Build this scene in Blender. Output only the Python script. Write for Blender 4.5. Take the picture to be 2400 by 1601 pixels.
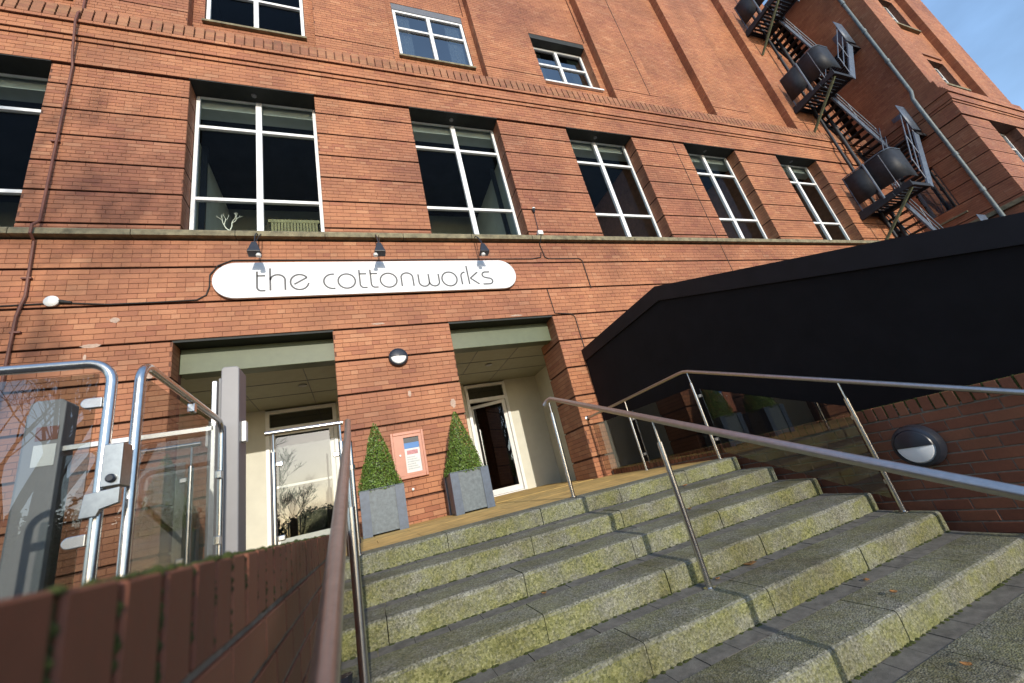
import bpy, bmesh, math, random
import numpy as np
from mathutils import Vector, Matrix

for o in list(bpy.data.objects): bpy.data.objects.remove(o, do_unlink=True)
scene = bpy.context.scene
C = scene.collection
R = math.radians
rng = random.Random(7)

# ------------------------------------------------------------------ camera, sky, sun, exposure
cam_d = bpy.data.cameras.new('camera'); cam = bpy.data.objects.new('camera', cam_d); C.objects.link(cam)
cam_d.sensor_width = 36.0; cam_d.lens = 14.349; cam_d.clip_start = 0.05; cam_d.clip_end = 2000
cam.location = (2.392, -6.8586, 0.1124)
cam.rotation_euler = (R(110.2463), R(12.7209), R(-18.8580))
cam_d.dof.use_dof = True; cam_d.dof.focus_distance = 7.0; cam_d.dof.aperture_fstop = 2.8
scene.camera = cam

SUN_DIR = Vector((0.006, 1.0, -0.31)).normalized()       # the way the light travels
EL = math.asin(-SUN_DIR.z); AZ = math.atan2(-SUN_DIR.x, -SUN_DIR.y)
world = bpy.data.worlds.new('World'); scene.world = world; world.use_nodes = True
nt = world.node_tree; nt.nodes.clear()
sky = nt.nodes.new('ShaderNodeTexSky'); sky.sky_type = 'NISHITA'; sky.sun_disc = False
sky.sun_elevation = EL; sky.sun_rotation = AZ; sky.air_density = 1.0; sky.dust_density = 0.6; sky.ozone_density = 1.6
bg = nt.nodes.new('ShaderNodeBackground'); bg.inputs['Strength'].default_value = 0.15
wo = nt.nodes.new('ShaderNodeOutputWorld')
tc = nt.nodes.new('ShaderNodeTexCoord'); mp = nt.nodes.new('ShaderNodeMapping'); mp.inputs['Scale'].default_value = (1.2, 1.2, 2.6)
nz = nt.nodes.new('ShaderNodeTexNoise'); nz.inputs['Scale'].default_value = 1.6; nz.inputs['Detail'].default_value = 7; nz.inputs['Roughness'].default_value = 0.55
rp = nt.nodes.new('ShaderNodeValToRGB'); rp.color_ramp.elements[0].position = 0.34; rp.color_ramp.elements[1].position = 0.74
rp.color_ramp.elements[0].color = (0.06, 0.06, 0.06, 1); rp.color_ramp.elements[1].color = (0.42, 0.42, 0.42, 1)
mx = nt.nodes.new('ShaderNodeMix'); mx.data_type = 'RGBA'
mx.inputs['B'].default_value = (3.2, 5.5, 9.4, 1)
nt.links.new(tc.outputs['Generated'], mp.inputs['Vector']); nt.links.new(mp.outputs['Vector'], nz.inputs['Vector'])
nt.links.new(nz.outputs['Fac'], rp.inputs['Fac']); nt.links.new(rp.outputs['Color'], mx.inputs['Factor'])
nt.links.new(sky.outputs['Color'], mx.inputs['A']); nt.links.new(mx.outputs['Result'], bg.inputs['Color'])
nt.links.new(bg.outputs['Background'], wo.inputs['Surface'])

sd = bpy.data.lights.new('sun', 'SUN'); sd.energy = 2.5; sd.angle = R(0.53); sd.color = (1.0, 0.92, 0.80)
sun = bpy.data.objects.new('sun', sd); C.objects.link(sun); sun.location = (0, -30, 20)
sun.rotation_euler = SUN_DIR.to_track_quat('-Z', 'Y').to_euler()
vs = scene.view_settings; vs.view_transform = 'Standard'; vs.look = 'None'; vs.gamma = 1; vs.exposure = 0.6; vs.use_curve_mapping = False

# ------------------------------------------------------------------ materials
def new_mat(name):
    m = bpy.data.materials.new(name); m.use_nodes = True
    n = m.node_tree.nodes; l = m.node_tree.links
    return m, n, l, n['Principled BSDF']

def ramp(n, stops):
    r = n.new('ShaderNodeValToRGB'); e = r.color_ramp.elements
    while len(e) < len(stops): e.new(0.5)
    for el, (p, c) in zip(e, stops): el.position = p; el.color = (*c, 1)
    return r

def noise(n, l, scale, detail=5, rough=0.55, vec=None):
    t = n.new('ShaderNodeTexNoise'); t.inputs['Scale'].default_value = scale
    t.inputs['Detail'].default_value = detail; t.inputs['Roughness'].default_value = rough
    if vec is not None: l.new(vec, t.inputs['Vector'])
    return t

def mixrgb(n, l, a, b, fac, mode='MIX'):
    m = n.new('ShaderNodeMix'); m.data_type = 'RGBA'; m.blend_type = mode
    for s, v in (('A', a), ('B', b), ('Factor', fac)):
        if isinstance(v, (int, float)): m.inputs[s].default_value = v
        elif isinstance(v, tuple): m.inputs[s].default_value = (*v, 1)
        else: l.new(v, m.inputs[s])
    return m.outputs['Result']

def plain(name, col, rough=0.5, metal=0.0, var=0.12, scale=6.0, bump=0.0, bscale=60, spec=0.5, coat=0.0):
    m, n, l, p = new_mat(name)
    g = n.new('ShaderNodeNewGeometry')
    t = noise(n, l, scale, 6, 0.6, g.outputs['Position'])
    lo = tuple(c * (1 - var) for c in col); hi = tuple(min(1, c * (1 + var)) for c in col)
    r = ramp(n, [(0.3, lo), (0.7, hi)])
    l.new(t.outputs['Fac'], r.inputs['Fac']); l.new(r.outputs['Color'], p.inputs['Base Color'])
    p.inputs['Roughness'].default_value = rough; p.inputs['Metallic'].default_value = metal
    p.inputs['Specular IOR Level'].default_value = spec
    if coat: p.inputs['Coat Weight'].default_value = coat
    if bump:
        b = n.new('ShaderNodeBump'); b.inputs['Strength'].default_value = bump; b.inputs['Distance'].default_value = 0.004
        t2 = noise(n, l, bscale, 4, 0.6, g.outputs['Position'])
        l.new(t2.outputs['Fac'], b.inputs['Height']); l.new(b.outputs['Normal'], p.inputs['Normal'])
    return m

def brick_mat(name, stops, stain=(0.74, 1.1), moss=0.0, bloom=0.14, rough=0.62, bump=0.14):
    m, n, l, p = new_mat(name)
    g = n.new('ShaderNodeNewGeometry'); oi = n.new('ShaderNodeObjectInfo')
    a = n.new('ShaderNodeMath'); a.operation = 'MULTIPLY_ADD'; a.inputs[1].default_value = 7.31
    l.new(oi.outputs['Random'], a.inputs[0]); l.new(g.outputs['Random Per Island'], a.inputs[2])
    f = n.new('ShaderNodeMath'); f.operation = 'FRACT'; l.new(a.outputs[0], f.inputs[0])
    r = ramp(n, stops); l.new(f.outputs[0], r.inputs['Fac'])
    pos = g.outputs['Position']
    big = noise(n, l, 0.9, 6, 0.62, pos)
    br = ramp(n, [(0.3, (stain[0],) * 3), (0.62, (stain[1],) * 3)]); l.new(big.outputs['Fac'], br.inputs['Fac'])
    c = mixrgb(n, l, r.outputs['Color'], br.outputs['Color'], 1.0, 'MULTIPLY')
    big2 = noise(n, l, 0.23, 3, 0.5, pos)
    b2 = ramp(n, [(0.36, (0.78, 0.74, 0.80)), (0.58, (1.03, 1.03, 1.0))]); l.new(big2.outputs['Fac'], b2.inputs['Fac'])
    c = mixrgb(n, l, c, b2.outputs['Color'], 1.0, 'MULTIPLY')
    fine = noise(n, l, 55, 5, 0.7, pos)
    fr = ramp(n, [(0.25, (0.82,) * 3), (0.75, (1.15,) * 3)]); l.new(fine.outputs['Fac'], fr.inputs['Fac'])
    c = mixrgb(n, l, c, fr.outputs['Color'], 1.0, 'MULTIPLY')
    if bloom:
        bn = noise(n, l, 3.3, 8, 0.75, pos)
        bb = ramp(n, [(0.62, (0, 0, 0)), (0.78, (bloom,) * 3)]); l.new(bn.outputs['Fac'], bb.inputs['Fac'])
        c = mixrgb(n, l, c, (0.5, 0.4, 0.33), bb.outputs['Color'])
    if moss:
        mn = noise(n, l, 5, 7, 0.7, pos)
        mr = ramp(n, [(0.45, (0, 0, 0)), (0.65, (moss,) * 3)]); l.new(mn.outputs['Fac'], mr.inputs['Fac'])
        c = mixrgb(n, l, c, (0.07, 0.085, 0.02), mr.outputs['Color'])
    l.new(c, p.inputs['Base Color'])
    rr = n.new('ShaderNodeMapRange'); rr.inputs['To Min'].default_value = rough - 0.12; rr.inputs['To Max'].default_value = rough + 0.2
    l.new(fine.outputs['Fac'], rr.inputs['Value']); l.new(rr.outputs['Result'], p.inputs['Roughness'])
    p.inputs['Specular IOR Level'].default_value = 0.35
    b = n.new('ShaderNodeBump'); b.inputs['Strength'].default_value = bump; b.inputs['Distance'].default_value = 0.003
    l.new(fine.outputs['Fac'], b.inputs['Height']); l.new(b.outputs['Normal'], p.inputs['Normal'])
    return m

M = {}
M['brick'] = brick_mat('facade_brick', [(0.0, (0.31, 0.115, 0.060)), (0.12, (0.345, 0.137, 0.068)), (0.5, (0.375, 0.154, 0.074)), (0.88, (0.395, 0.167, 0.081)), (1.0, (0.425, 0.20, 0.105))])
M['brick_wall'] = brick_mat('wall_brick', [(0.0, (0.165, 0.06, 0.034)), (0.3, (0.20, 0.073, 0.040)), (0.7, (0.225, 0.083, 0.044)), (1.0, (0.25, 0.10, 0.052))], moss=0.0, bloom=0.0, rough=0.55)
M['brick_moss'] = brick_mat('mossy_coping_brick', [(0.0, (0.25, 0.10, 0.055)), (0.5, (0.32, 0.135, 0.07)), (1.0, (0.35, 0.165, 0.085))], moss=0.22, bloom=0.1)
M['mortar'] = plain('mortar', (0.135, 0.058, 0.036), 0.9, var=0.4, scale=14, bump=0.4)
M['mortar_grey'] = plain('grey_mortar', (0.19, 0.165, 0.13), 0.9, var=0.4, scale=20, bump=0.5)
M['moss'] = plain('moss', (0.035, 0.045, 0.005), 0.95, var=0.5, scale=60, bump=1.0, bscale=260)
M['ledge'] = plain('mossy_ledge_stone', (0.19, 0.165, 0.10), 0.85, var=0.45, scale=7, bump=0.6)
M['ledge_pale'] = plain('pale_filler', (0.42, 0.30, 0.23), 0.8, var=0.25, scale=25)
M['lintel'] = plain('green_grey_beam_paint', (0.085, 0.105, 0.055), 0.5, var=0.1)
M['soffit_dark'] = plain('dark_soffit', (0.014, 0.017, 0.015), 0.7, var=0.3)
M['cream'] = plain('cream_render', (0.60, 0.59, 0.50), 0.7, var=0.06, scale=3, bump=0.15)
M['ceiling'] = plain('porch_ceiling_paint', (0.33, 0.33, 0.25), 0.7, var=0.06)
M['white_frame'] = plain('white_frame_paint', (0.78, 0.79, 0.78), 0.35, var=0.06, scale=9)
M['sign_white'] = plain('sign_enamel', (0.66, 0.68, 0.70), 0.35, var=0.03, scale=2)
M['letter'] = plain('letter_grey', (0.05, 0.05, 0.055), 0.5, var=0.1)
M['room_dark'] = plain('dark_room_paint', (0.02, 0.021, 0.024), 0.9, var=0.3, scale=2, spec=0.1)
M['room_grey'] = plain('grey_room_paint', (0.55, 0.60, 0.60), 0.8, var=0.1, scale=2)
M['room_brick'] = plain('bare_room_brick', (0.24, 0.10, 0.06), 0.85, var=0.25, scale=9, bump=0.4)
M['room_mid'] = plain('mid_grey_room_paint', (0.36, 0.37, 0.31), 0.85, var=0.12, scale=2)
M['room_floor'] = plain('room_carpet', (0.16, 0.15, 0.13), 0.9, var=0.3)
M['black'] = plain('black_cladding', (0.0055, 0.005, 0.006), 0.8, var=0.35, scale=3, bump=0.3, bscale=25, spec=0.25)
M['fascia'] = plain('black_fascia_paint', (0.009, 0.0085, 0.011), 0.6, var=0.3, scale=5, spec=0.3)
M['steel'] = plain('brushed_stainless_steel', (0.62, 0.61, 0.59), 0.24, 1.0, var=0.08, scale=30)
M['steel_dark'] = plain('dull_latch_steel', (0.33, 0.36, 0.38), 0.3, 1.0, var=0.15, scale=25)
M['steel_sat'] = plain('satin_stainless_steel', (0.50, 0.49, 0.48), 0.38, 1.0, var=0.1, scale=30)
M['iron'] = plain('dark_fire_escape_paint', (0.016, 0.018, 0.023), 0.6, 0.0, var=0.35, scale=8, spec=0.4)
M['iron_light'] = plain('blue_grey_channel_paint', (0.085, 0.11, 0.15), 0.5, 0.0, var=0.3, scale=9, spec=0.6)
M['iron_green'] = plain('algae_stained_paint', (0.10, 0.11, 0.055), 0.7, var=0.4, scale=9)
M['grey_paint'] = plain('grey_column_paint', (0.21, 0.205, 0.21), 0.42, 0.0, var=0.07, scale=4)
M['grey_dark'] = plain('dark_grey_paint', (0.13, 0.135, 0.15), 0.45, var=0.1)
M['planter'] = plain('slate_planter', (0.095, 0.12, 0.135), 0.5, var=0.3, scale=22, bump=0.3)
M['planter_edge'] = plain('blue_slate_planter_rail', (0.055, 0.08, 0.12), 0.45, var=0.25, scale=15, bump=0.2)
M['soil'] = plain('soil', (0.03, 0.022, 0.014), 0.95, var=0.4, scale=40, bump=0.8)
M['lamp_black'] = plain('black_lamp_body', (0.02, 0.023, 0.032), 0.35, var=0.2)
M['lamp_lens'] = plain('opal_lamp_lens', (0.82, 0.84, 0.84), 0.35, var=0.03)
M['conduit'] = plain('brown_conduit', (0.15, 0.055, 0.035), 0.6, var=0.2)
M['cable'] = plain('black_cable', (0.02, 0.018, 0.016), 0.7, var=0.2)
M['white_plastic'] = plain('white_plastic', (0.75, 0.75, 0.72), 0.4, var=0.05)
M['notice_frame'] = plain('salmon_painted_notice_frame', (0.44, 0.17, 0.10), 0.45, var=0.08, scale=10)
M['paper'] = plain('white_poster_paper', (0.62, 0.62, 0.60), 0.6, var=0.04)
M['blue_print'] = plain('blue_poster_print', (0.03, 0.16, 0.42), 0.5, var=0.1)
M['red_print'] = plain('red_poster_print', (0.42, 0.16, 0.17), 0.5, var=0.3, scale=60)
M['pale_print'] = plain('pale_poster_print', (0.42, 0.44, 0.43), 0.5, var=0.3, scale=70)
M['dark_print'] = plain('dark_poster_print', (0.03, 0.035, 0.04), 0.5)
M['pipe'] = plain('blue_grey_drainpipe', (0.12, 0.15, 0.16), 0.5, var=0.3, scale=8)
M['paver'] = plain('grey_brick_paver', (0.125, 0.117, 0.102), 0.85, var=0.35, scale=18, bump=0.7, bscale=160)
M['landing'] = plain('buff_paving', (0.55, 0.36, 0.115), 0.8, var=0.3, scale=5, bump=0.5, bscale=120)
M['ground'] = plain('asphalt', (0.05, 0.05, 0.05), 0.9, var=0.3, scale=3, bump=0.5, bscale=80)
M['leaf_dead'] = plain('dead_leaf', (0.34, 0.16, 0.05), 0.7, var=0.4, scale=40)
M['bark'] = plain('bark', (0.085, 0.07, 0.055), 0.9, var=0.35, scale=8, bump=0.6)
M['bonsai'] = plain('white_ornament', (0.7, 0.68, 0.6), 0.5)
M['bag_black'] = plain('black_plastic_bag', (0.012, 0.014, 0.022), 0.25, var=0.2)
M['blind'] = plain('yellow_grey_blind', (0.16, 0.15, 0.07), 0.7, var=0.2)
M['curtain'] = plain('cream_curtain', (0.6, 0.58, 0.5), 0.8, var=0.06)

def leaf_mat(name, a, b):
    m, n, l, p = new_mat(name)
    g = n.new('ShaderNodeNewGeometry')
    r = ramp(n, [(0.0, a), (1.0, b)]); l.new(g.outputs['Random Per Island'], r.inputs['Fac'])
    l.new(r.outputs['Color'], p.inputs['Base Color']); p.inputs['Roughness'].default_value = 0.45
    p.inputs['Subsurface Weight'].default_value = 0.0
    return m
M['box_leaf'] = leaf_mat('box_leaf', (0.035, 0.068, 0.010), (0.17, 0.27, 0.038))
M['evergreen'] = leaf_mat('evergreen_leaf', (0.02, 0.035, 0.008), (0.07, 0.10, 0.025))

def stone_mat():
    m, n, l, p = new_mat('granite_aggregate_step')
    g = n.new('ShaderNodeNewGeometry'); pos = g.outputs['Position']
    v = n.new('ShaderNodeTexVoronoi'); v.inputs['Scale'].default_value = 105; l.new(pos, v.inputs['Vector'])
    sp = ramp(n, [(0.0, (0.062, 0.062, 0.056)), (0.35, (0.17, 0.17, 0.15)), (0.7, (0.285, 0.283, 0.25)), (1.0, (0.46, 0.45, 0.39))])
    l.new(v.outputs['Color'], sp.inputs['Fac'])
    big = noise(n, l, 2.0, 8, 0.65, pos)
    bigr = ramp(n, [(0.3, (0.56,) * 3), (0.7, (1.04,) * 3)]); l.new(big.outputs['Fac'], bigr.inputs['Fac'])
    c = mixrgb(n, l, sp.outputs['Color'], bigr.outputs['Color'], 1.0, 'MULTIPLY')
    sx = n.new('ShaderNodeSeparateXYZ'); l.new(g.outputs['True Normal'], sx.inputs[0])
    up = n.new('ShaderNodeMath'); up.operation = 'ABSOLUTE'; l.new(sx.outputs['Z'], up.inputs[0])
    al = ramp(n, [(0.1, (0.85,) * 3), (0.5, (0.3,) * 3), (0.75, (0.2,) * 3), (0.98, (0.5,) * 3)]); l.new(up.outputs[0], al.inputs['Fac'])
    an = noise(n, l, 4.2, 9, 0.72, pos); anr = ramp(n, [(0.36, (0.18,) * 3), (0.60, (1.0,) * 3)]); l.new(an.outputs['Fac'], anr.inputs['Fac'])
    af = mixrgb(n, l, al.outputs['Color'], anr.outputs['Color'], 1.0, 'MULTIPLY')
    v2 = n.new('ShaderNodeTexVoronoi'); v2.inputs['Scale'].default_value = 85; l.new(pos, v2.inputs['Vector'])
    ac = ramp(n, [(0.0, (0.06, 0.07, 0.016)), (0.45, (0.165, 0.172, 0.05)), (1.0, (0.32, 0.315, 0.135))]); l.new(v2.outputs['Color'], ac.inputs['Fac'])
    c = mixrgb(n, l, c, ac.outputs['Color'], af)
    dn = noise(n, l, 1.3, 6, 0.7, pos); dr = ramp(n, [(0.35, (0.62, 0.58, 0.5)), (0.55, (1.0, 1.0, 1.0))]); l.new(dn.outputs['Fac'], dr.inputs['Fac'])
    c = mixrgb(n, l, c, dr.outputs['Color'], 1.0, 'MULTIPLY')
    l.new(c, p.inputs['Base Color']); p.inputs['Roughness'].default_value = 0.88; p.inputs['Specular IOR Level'].default_value = 0.3
    b = n.new('ShaderNodeBump'); b.inputs['Strength'].default_value = 0.9; b.inputs['Distance'].default_value = 0.005
    l.new(v.outputs['Distance'], b.inputs['Height']); l.new(b.outputs['Normal'], p.inputs['Normal'])
    return m
M['stone'] = stone_mat()

def glass_mat(name, tint=(0.93, 0.96, 0.94), ior=1.5, rough=0.0):
    m = bpy.data.materials.new(name); m.use_nodes = True
    n = m.node_tree.nodes; l = m.node_tree.links; n.clear()
    t = n.new('ShaderNodeBsdfTransparent'); t.inputs['Color'].default_value = (*tint, 1)
    g = n.new('ShaderNodeBsdfGlossy'); g.inputs['Roughness'].default_value = rough
    f = n.new('ShaderNodeFresnel'); f.inputs['IOR'].default_value = ior
    mx = n.new('ShaderNodeMixShader'); o = n.new('ShaderNodeOutputMaterial')
    ge = n.new('ShaderNodeNewGeometry'); inv = n.new('ShaderNodeMath'); inv.operation = 'SUBTRACT'; inv.inputs[0].default_value = 1.0
    ml = n.new('ShaderNodeMath'); ml.operation = 'MULTIPLY'      # only the outer face of a pane mirrors
    l.new(ge.outputs['Backfacing'], inv.inputs[1]); l.new(inv.outputs[0], ml.inputs[0]); l.new(f.outputs[0], ml.inputs[1])
    l.new(ml.outputs[0], mx.inputs[0]); l.new(t.outputs[0], mx.inputs[1]); l.new(g.outputs[0], mx.inputs[2]); l.new(mx.outputs[0], o.inputs['Surface'])
    return m
M['glass'] = glass_mat('window_glass', ior=1.16)
M['glass_rail'] = glass_mat('balustrade_glass', (0.73, 0.76, 0.75), 2.1)
M['glass_door'] = glass_mat('door_glass', (0.55, 0.60, 0.57), 2.4)
M['glass_blue'] = glass_mat('reflective_window_glass', (0.5, 0.55, 0.6), 3.0)

# ------------------------------------------------------------------ mesh helpers
class MB:
    def __init__(s): s.v = []; s.f = []
    def add(s, verts, faces):
        k = len(s.v); s.v += [tuple(v) for v in verts]; s.f += [tuple(k + i for i in f) for f in faces]; return s
    def box(s, a, b):
        x0, y0, z0 = (min(a[i], b[i]) for i in range(3)); x1, y1, z1 = (max(a[i], b[i]) for i in range(3))
        return s.add([(x0,y0,z0),(x1,y0,z0),(x1,y1,z0),(x0,y1,z0),(x0,y0,z1),(x1,y0,z1),(x1,y1,z1),(x0,y1,z1)],
                     [(0,3,2,1),(4,5,6,7),(0,1,5,4),(1,2,6,5),(2,3,7,6),(3,0,4,7)])
    def hexa(s, p8):   # bottom 4 ccw from above, top 4
        return s.add(p8, [(0,3,2,1),(4,5,6,7),(0,1,5,4),(1,2,6,5),(2,3,7,6),(3,0,4,7)])
    def bar(s, a, b, w, h, up=(0,0,1)):
        a, b = Vector(a), Vector(b); d = (b - a).normalized(); up = Vector(up)
        if abs(d.dot(up)) > 0.99: up = Vector((0, 1, 0))
        sx = d.cross(up).normalized() * (w / 2); sz = sx.normalized().cross(d).normalized() * (h / 2)
        p = [a - sx - sz, a + sx - sz, b + sx - sz, b - sx - sz, a - sx + sz, a + sx + sz, b + sx + sz, b - sx + sz]
        return s.hexa(p)
    def tube(s, path, r, n=10, cap=True):
        path = [Vector(p) for p in path]; rs = r if isinstance(r, (list, tuple)) else [r] * len(path)
        k = len(s.v); ref = None
        for i, p in enumerate(path):
            if i == 0: d = path[1] - p
            elif i == len(path) - 1: d = p - path[i - 1]
            else: d = (path[i + 1] - p).normalized() + (p - path[i - 1]).normalized()
            d.normalize()
            if ref is None:
                ref = Vector((0, 0, 1)) if abs(d.z) < 0.9 else Vector((1, 0, 0))
            u = d.cross(ref).normalized(); w = u.cross(d).normalized(); ref = w
            for j in range(n):
                t = 2 * math.pi * j / n
                s.v.append(tuple(p + (u * math.cos(t) + w * math.sin(t)) * rs[i]))
        for i in range(len(path) - 1):
            for j in range(n):
                a = k + i * n + j; b = k + i * n + (j + 1) % n
                s.f.append((a, b, b + n, a + n))
        if cap:
            s.f.append(tuple(k + j for j in reversed(range(n)))); s.f.append(tuple(k + (len(path) - 1) * n + j for j in range(n)))
        return s
    def lathe(s, prof, c, axis='z', n=28):   # prof: (r, h)
        k = len(s.v)
        for r, h in prof:
            for j in range(n):
                t = 2 * math.pi * j / n; a, b = r * math.cos(t), r * math.sin(t)
                q = {'z': (a, b, h), 'y': (a, h, b), 'x': (h, a, b)}[axis]
                s.v.append((c[0] + q[0], c[1] + q[1], c[2] + q[2]))
        for i in range(len(prof) - 1):
            for j in range(n):
                a = k + i * n + j; b = k + i * n + (j + 1) % n
                s.f.append((a, b, b + n, a + n))
        s.f.append(tuple(k + j for j in range(n))); s.f.append(tuple(k + (len(prof) - 1) * n + j for j in range(n)))
        return s
    def prism(s, poly, axis, a, b):   # poly in the two other axes (order x,y,z without axis)
        def q(p, t):
            return {'x': (t, p[0], p[1]), 'y': (p[0], t, p[1]), 'z': (p[0], p[1], t)}[axis]
        n = len(poly)
        return s.add([q(p, a) for p in poly] + [q(p, b) for p in poly],
                     [tuple(range(n)), tuple(range(2 * n - 1, n - 1, -1))] + [(i, i + n, (i + 1) % n + n, (i + 1) % n) for i in range(n)])
    def build(s, name, mat, parent=None, smooth=False, bevel=0.0, fix=True):
        me = bpy.data.meshes.new(name); me.from_pydata(s.v, [], s.f)
        if fix:
            bm = bmesh.new(); bm.from_mesh(me); bmesh.ops.recalc_face_normals(bm, faces=bm.faces); bm.to_mesh(me); bm.free()
        return finish(me, name, mat, parent, smooth, bevel)

def finish(me, name, mat, parent=None, smooth=False, bevel=0.0):
    o = bpy.data.objects.new(name, me); C.objects.link(o)
    if parent is not None:
        o.parent = parent; r = root_loc(parent)
        me.transform(Matrix.Translation(-r))
    me.materials.append(M[mat] if isinstance(mat, str) else mat)
    if smooth:
        for p in me.polygons: p.use_smooth = True
        try: me.set_sharp_from_angle(angle=R(40))
        except Exception: pass
    if bevel:
        b = o.modifiers.new('bevel', 'BEVEL'); b.width = bevel; b.segments = 2; b.limit_method = 'ANGLE'; b.angle_limit = R(40)
    return o

def root_loc(o):
    while o.parent is not None: o = o.parent
    return o.location.copy()

def thing(name, label, cat, loc=(0, 0, 0), group=None):
    o = bpy.data.objects.new(name, None); C.objects.link(o); o.location = loc; o.empty_display_size = 0.2
    o['label'] = label; o['category'] = cat
    if group: o['group'] = group
    return o

def tag(o, label, cat, group=None):
    o['label'] = label; o['category'] = cat
    if group: o['group'] = group
    return o

def arc(c, r, a0, a1, n=8):
    return [(c[0] + r * math.cos(a0 + (a1 - a0) * i / n), c[1] + r * math.sin(a0 + (a1 - a0) * i / n)) for i in range(n + 1)]

# ---- bricks: rectangles laid in courses on a plane, turned into one numpy mesh
def courses(u0, u1, v0, v1, rows, header_every=6, L=0.237, seed=0, j=0.0075):
    rr = random.Random(seed); h = (v1 - v0) / rows; out = []
    for r in range(rows):
        head = header_every and (r + seed) % header_every == header_every - 1
        l = L / 2 if head else L
        off = ((r * 0.5 + 0.13 * (seed % 5)) % 1.0) * l
        u = u0 - off
        while u < u1 - 0.002:
            a, b = max(u0, u), min(u1, u + l); u += l
            if b - a < 0.03: continue
            out.append((a + j / 4, b - j / 4, v0 + r * h + j / 2, v0 + (r + 1) * h - j / 2))
    return out

class Bricks:
    def __init__(s): s.V = []; s.n = 0; s.F = []
    def lay(s, rects, org, U, Vv, N, d=0.006, seed=0, chamfer=0.003, jit=0.0015):
        if not rects: return
        a = np.array(rects, float); k = len(a); rg = np.random.RandomState(seed + 1)
        org, U, Vv, N = (np.array(t, float) for t in (org, U, Vv, N))
        dd = rg.uniform(-jit, jit, k)
        def pt(u, v, w): return org + u[:, None] * U + v[:, None] * Vv + (w)[:, None] * N
        u0, u1, v0, v1 = a.T; z = dd; b = np.full(k, -d)
        c = chamfer
        P = [pt(u0,v0,b), pt(u1,v0,b), pt(u1,v1,b), pt(u0,v1,b),
             pt(u0,v0,z-c), pt(u1,v0,z-c), pt(u1,v1,z-c), pt(u0,v1,z-c),
             pt(u0+c,v0+c,z), pt(u1-c,v0+c,z), pt(u1-c,v1-c,z), pt(u0+c,v1-c,z)]
        Q = np.stack(P, 1).reshape(-1, 3)
        fl = np.array([(8,9,10,11),(4,5,9,8),(5,6,10,9),(6,7,11,10),(7,4,8,11),(0,1,5,4),(1,2,6,5),(2,3,7,6),(3,0,4,7)])
        if np.dot(np.cross(U, Vv), N) < 0: fl = fl[:, ::-1]
        F = (np.arange(k)[:, None, None] * 12 + fl[None]).reshape(-1, 4) + s.n
        s.V.append(Q); s.F.append(F); s.n += k * 12
    def build(s, name, mat, parent):
        V = np.concatenate(s.V); F = np.concatenate(s.F)
        me = bpy.data.meshes.new(name); me.vertices.add(len(V)); me.vertices.foreach_set('co', V.ravel())
        me.loops.add(F.size); me.loops.foreach_set('vertex_index', F.ravel().astype(np.int32))
        me.polygons.add(len(F)); me.polygons.foreach_set('loop_start', np.arange(0, F.size, 4, dtype=np.int32))
        me.update(calc_edges=True); me.validate(); me.shade_flat()
        o = finish(me, name, mat, parent); o['kind'] = 'stuff'
        return o

_bm_cache = {}
def brick_obj(size, loc, mat, parent, name='brick', rot=(0, 0, 0)):
    """one brick as an object of its own; alike sizes share mesh data"""
    key = (tuple(round(t, 3) for t in size), mat)
    if key not in _bm_cache:
        m = MB(); sx, sy, sz = (t / 2 for t in size); c = 0.003
        b = bmesh.new(); bmesh.ops.create_cube(b, size=1.0)
        for v in b.verts: v.co = Vector((v.co.x * size[0], v.co.y * size[1], v.co.z * size[2]))
        bmesh.ops.bevel(b, geom=list(b.edges), offset=c, segments=1, affect='EDGES')
        me = bpy.data.meshes.new(name); b.to_mesh(me); b.free(); me.materials.append(M[mat]); _bm_cache[key] = me
    o = bpy.data.objects.new(name, _bm_cache[key]); C.objects.link(o)
    o.parent = parent; o.location = Vector(loc) - root_loc(parent); o.rotation_euler = rot
    return o

def structure(o): o['kind'] = 'structure'; return o

# ------------------------------------------------------------------ ground
g = MB(); g.add([(-400, -400, -1.45), (400, -400, -1.45), (400, 400, -1.45), (-400, 400, -1.45)], [(0, 1, 2, 3)])
structure(g.build('ground', 'ground', fix=False))

# ------------------------------------------------------------------ the mill
mill = thing('mill_building', 'long red brick mill with tall white windows above two porch doorways', 'building', (8, 0, 0))
core = MB(); BR = Bricks()
P_ = 4.2; WW = 2.2
FX0, FX1 = -9.0, 23.2
seed = [0]
def region(x0, x1, z0, z1, y, rows, thick=0.35, he=6, core_on=True, keep=True):
    """a stretch of wall facing the yard: mortar core plus courses of brick"""
    seed[0] += 1
    if core_on: core.box((x0, y + 0.006, z0), (x1, y + thick, z1))
    r = courses(x0, x1, z0, z1, rows, he, seed=seed[0])
    if keep: BR.lay(r, (0, y, 0), (1, 0, 0), (0, 0, 1), (0, -1, 0), seed=seed[0])
    return r
def reveal(x, y0, y1, z0, z1, rows, nx):
    seed[0] += 1
    r = courses(y0 + 0.004, y1, z0, z1, rows, 0, seed=seed[0])
    BR.lay(r, (x + nx * 0.003, 0, 0), (0, 1, 0), (0, 0, 1), (nx, 0, 0), d=0.003, seed=seed[0], chamfer=0.001, jit=0.0006)
GR = 0.031      # groove height
def band(x0, x1, z0, z1, y, rows, thick=0.35, jl=False, jr=False, rd=0.33, keep=True):
    """a rusticated band with a sunk groove along its top, optional brick reveals at its ends"""
    r = region(x0, x1, z0, z1 - GR, y, rows, thick, keep=keep)
    core.box((x0 + (0.03 if jl else 0), y + 0.05, z1 - GR), (x1 - (0.03 if jr else 0), y + thick - 0.002, z1))
    if jl: reveal(x0 - 0.001, y, y + rd, z0, z1 - GR, rows, -1)
    if jr: reveal(x1 + 0.001, y, y + rd, z0, z1 - GR, rows, 1)
    return r

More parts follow.
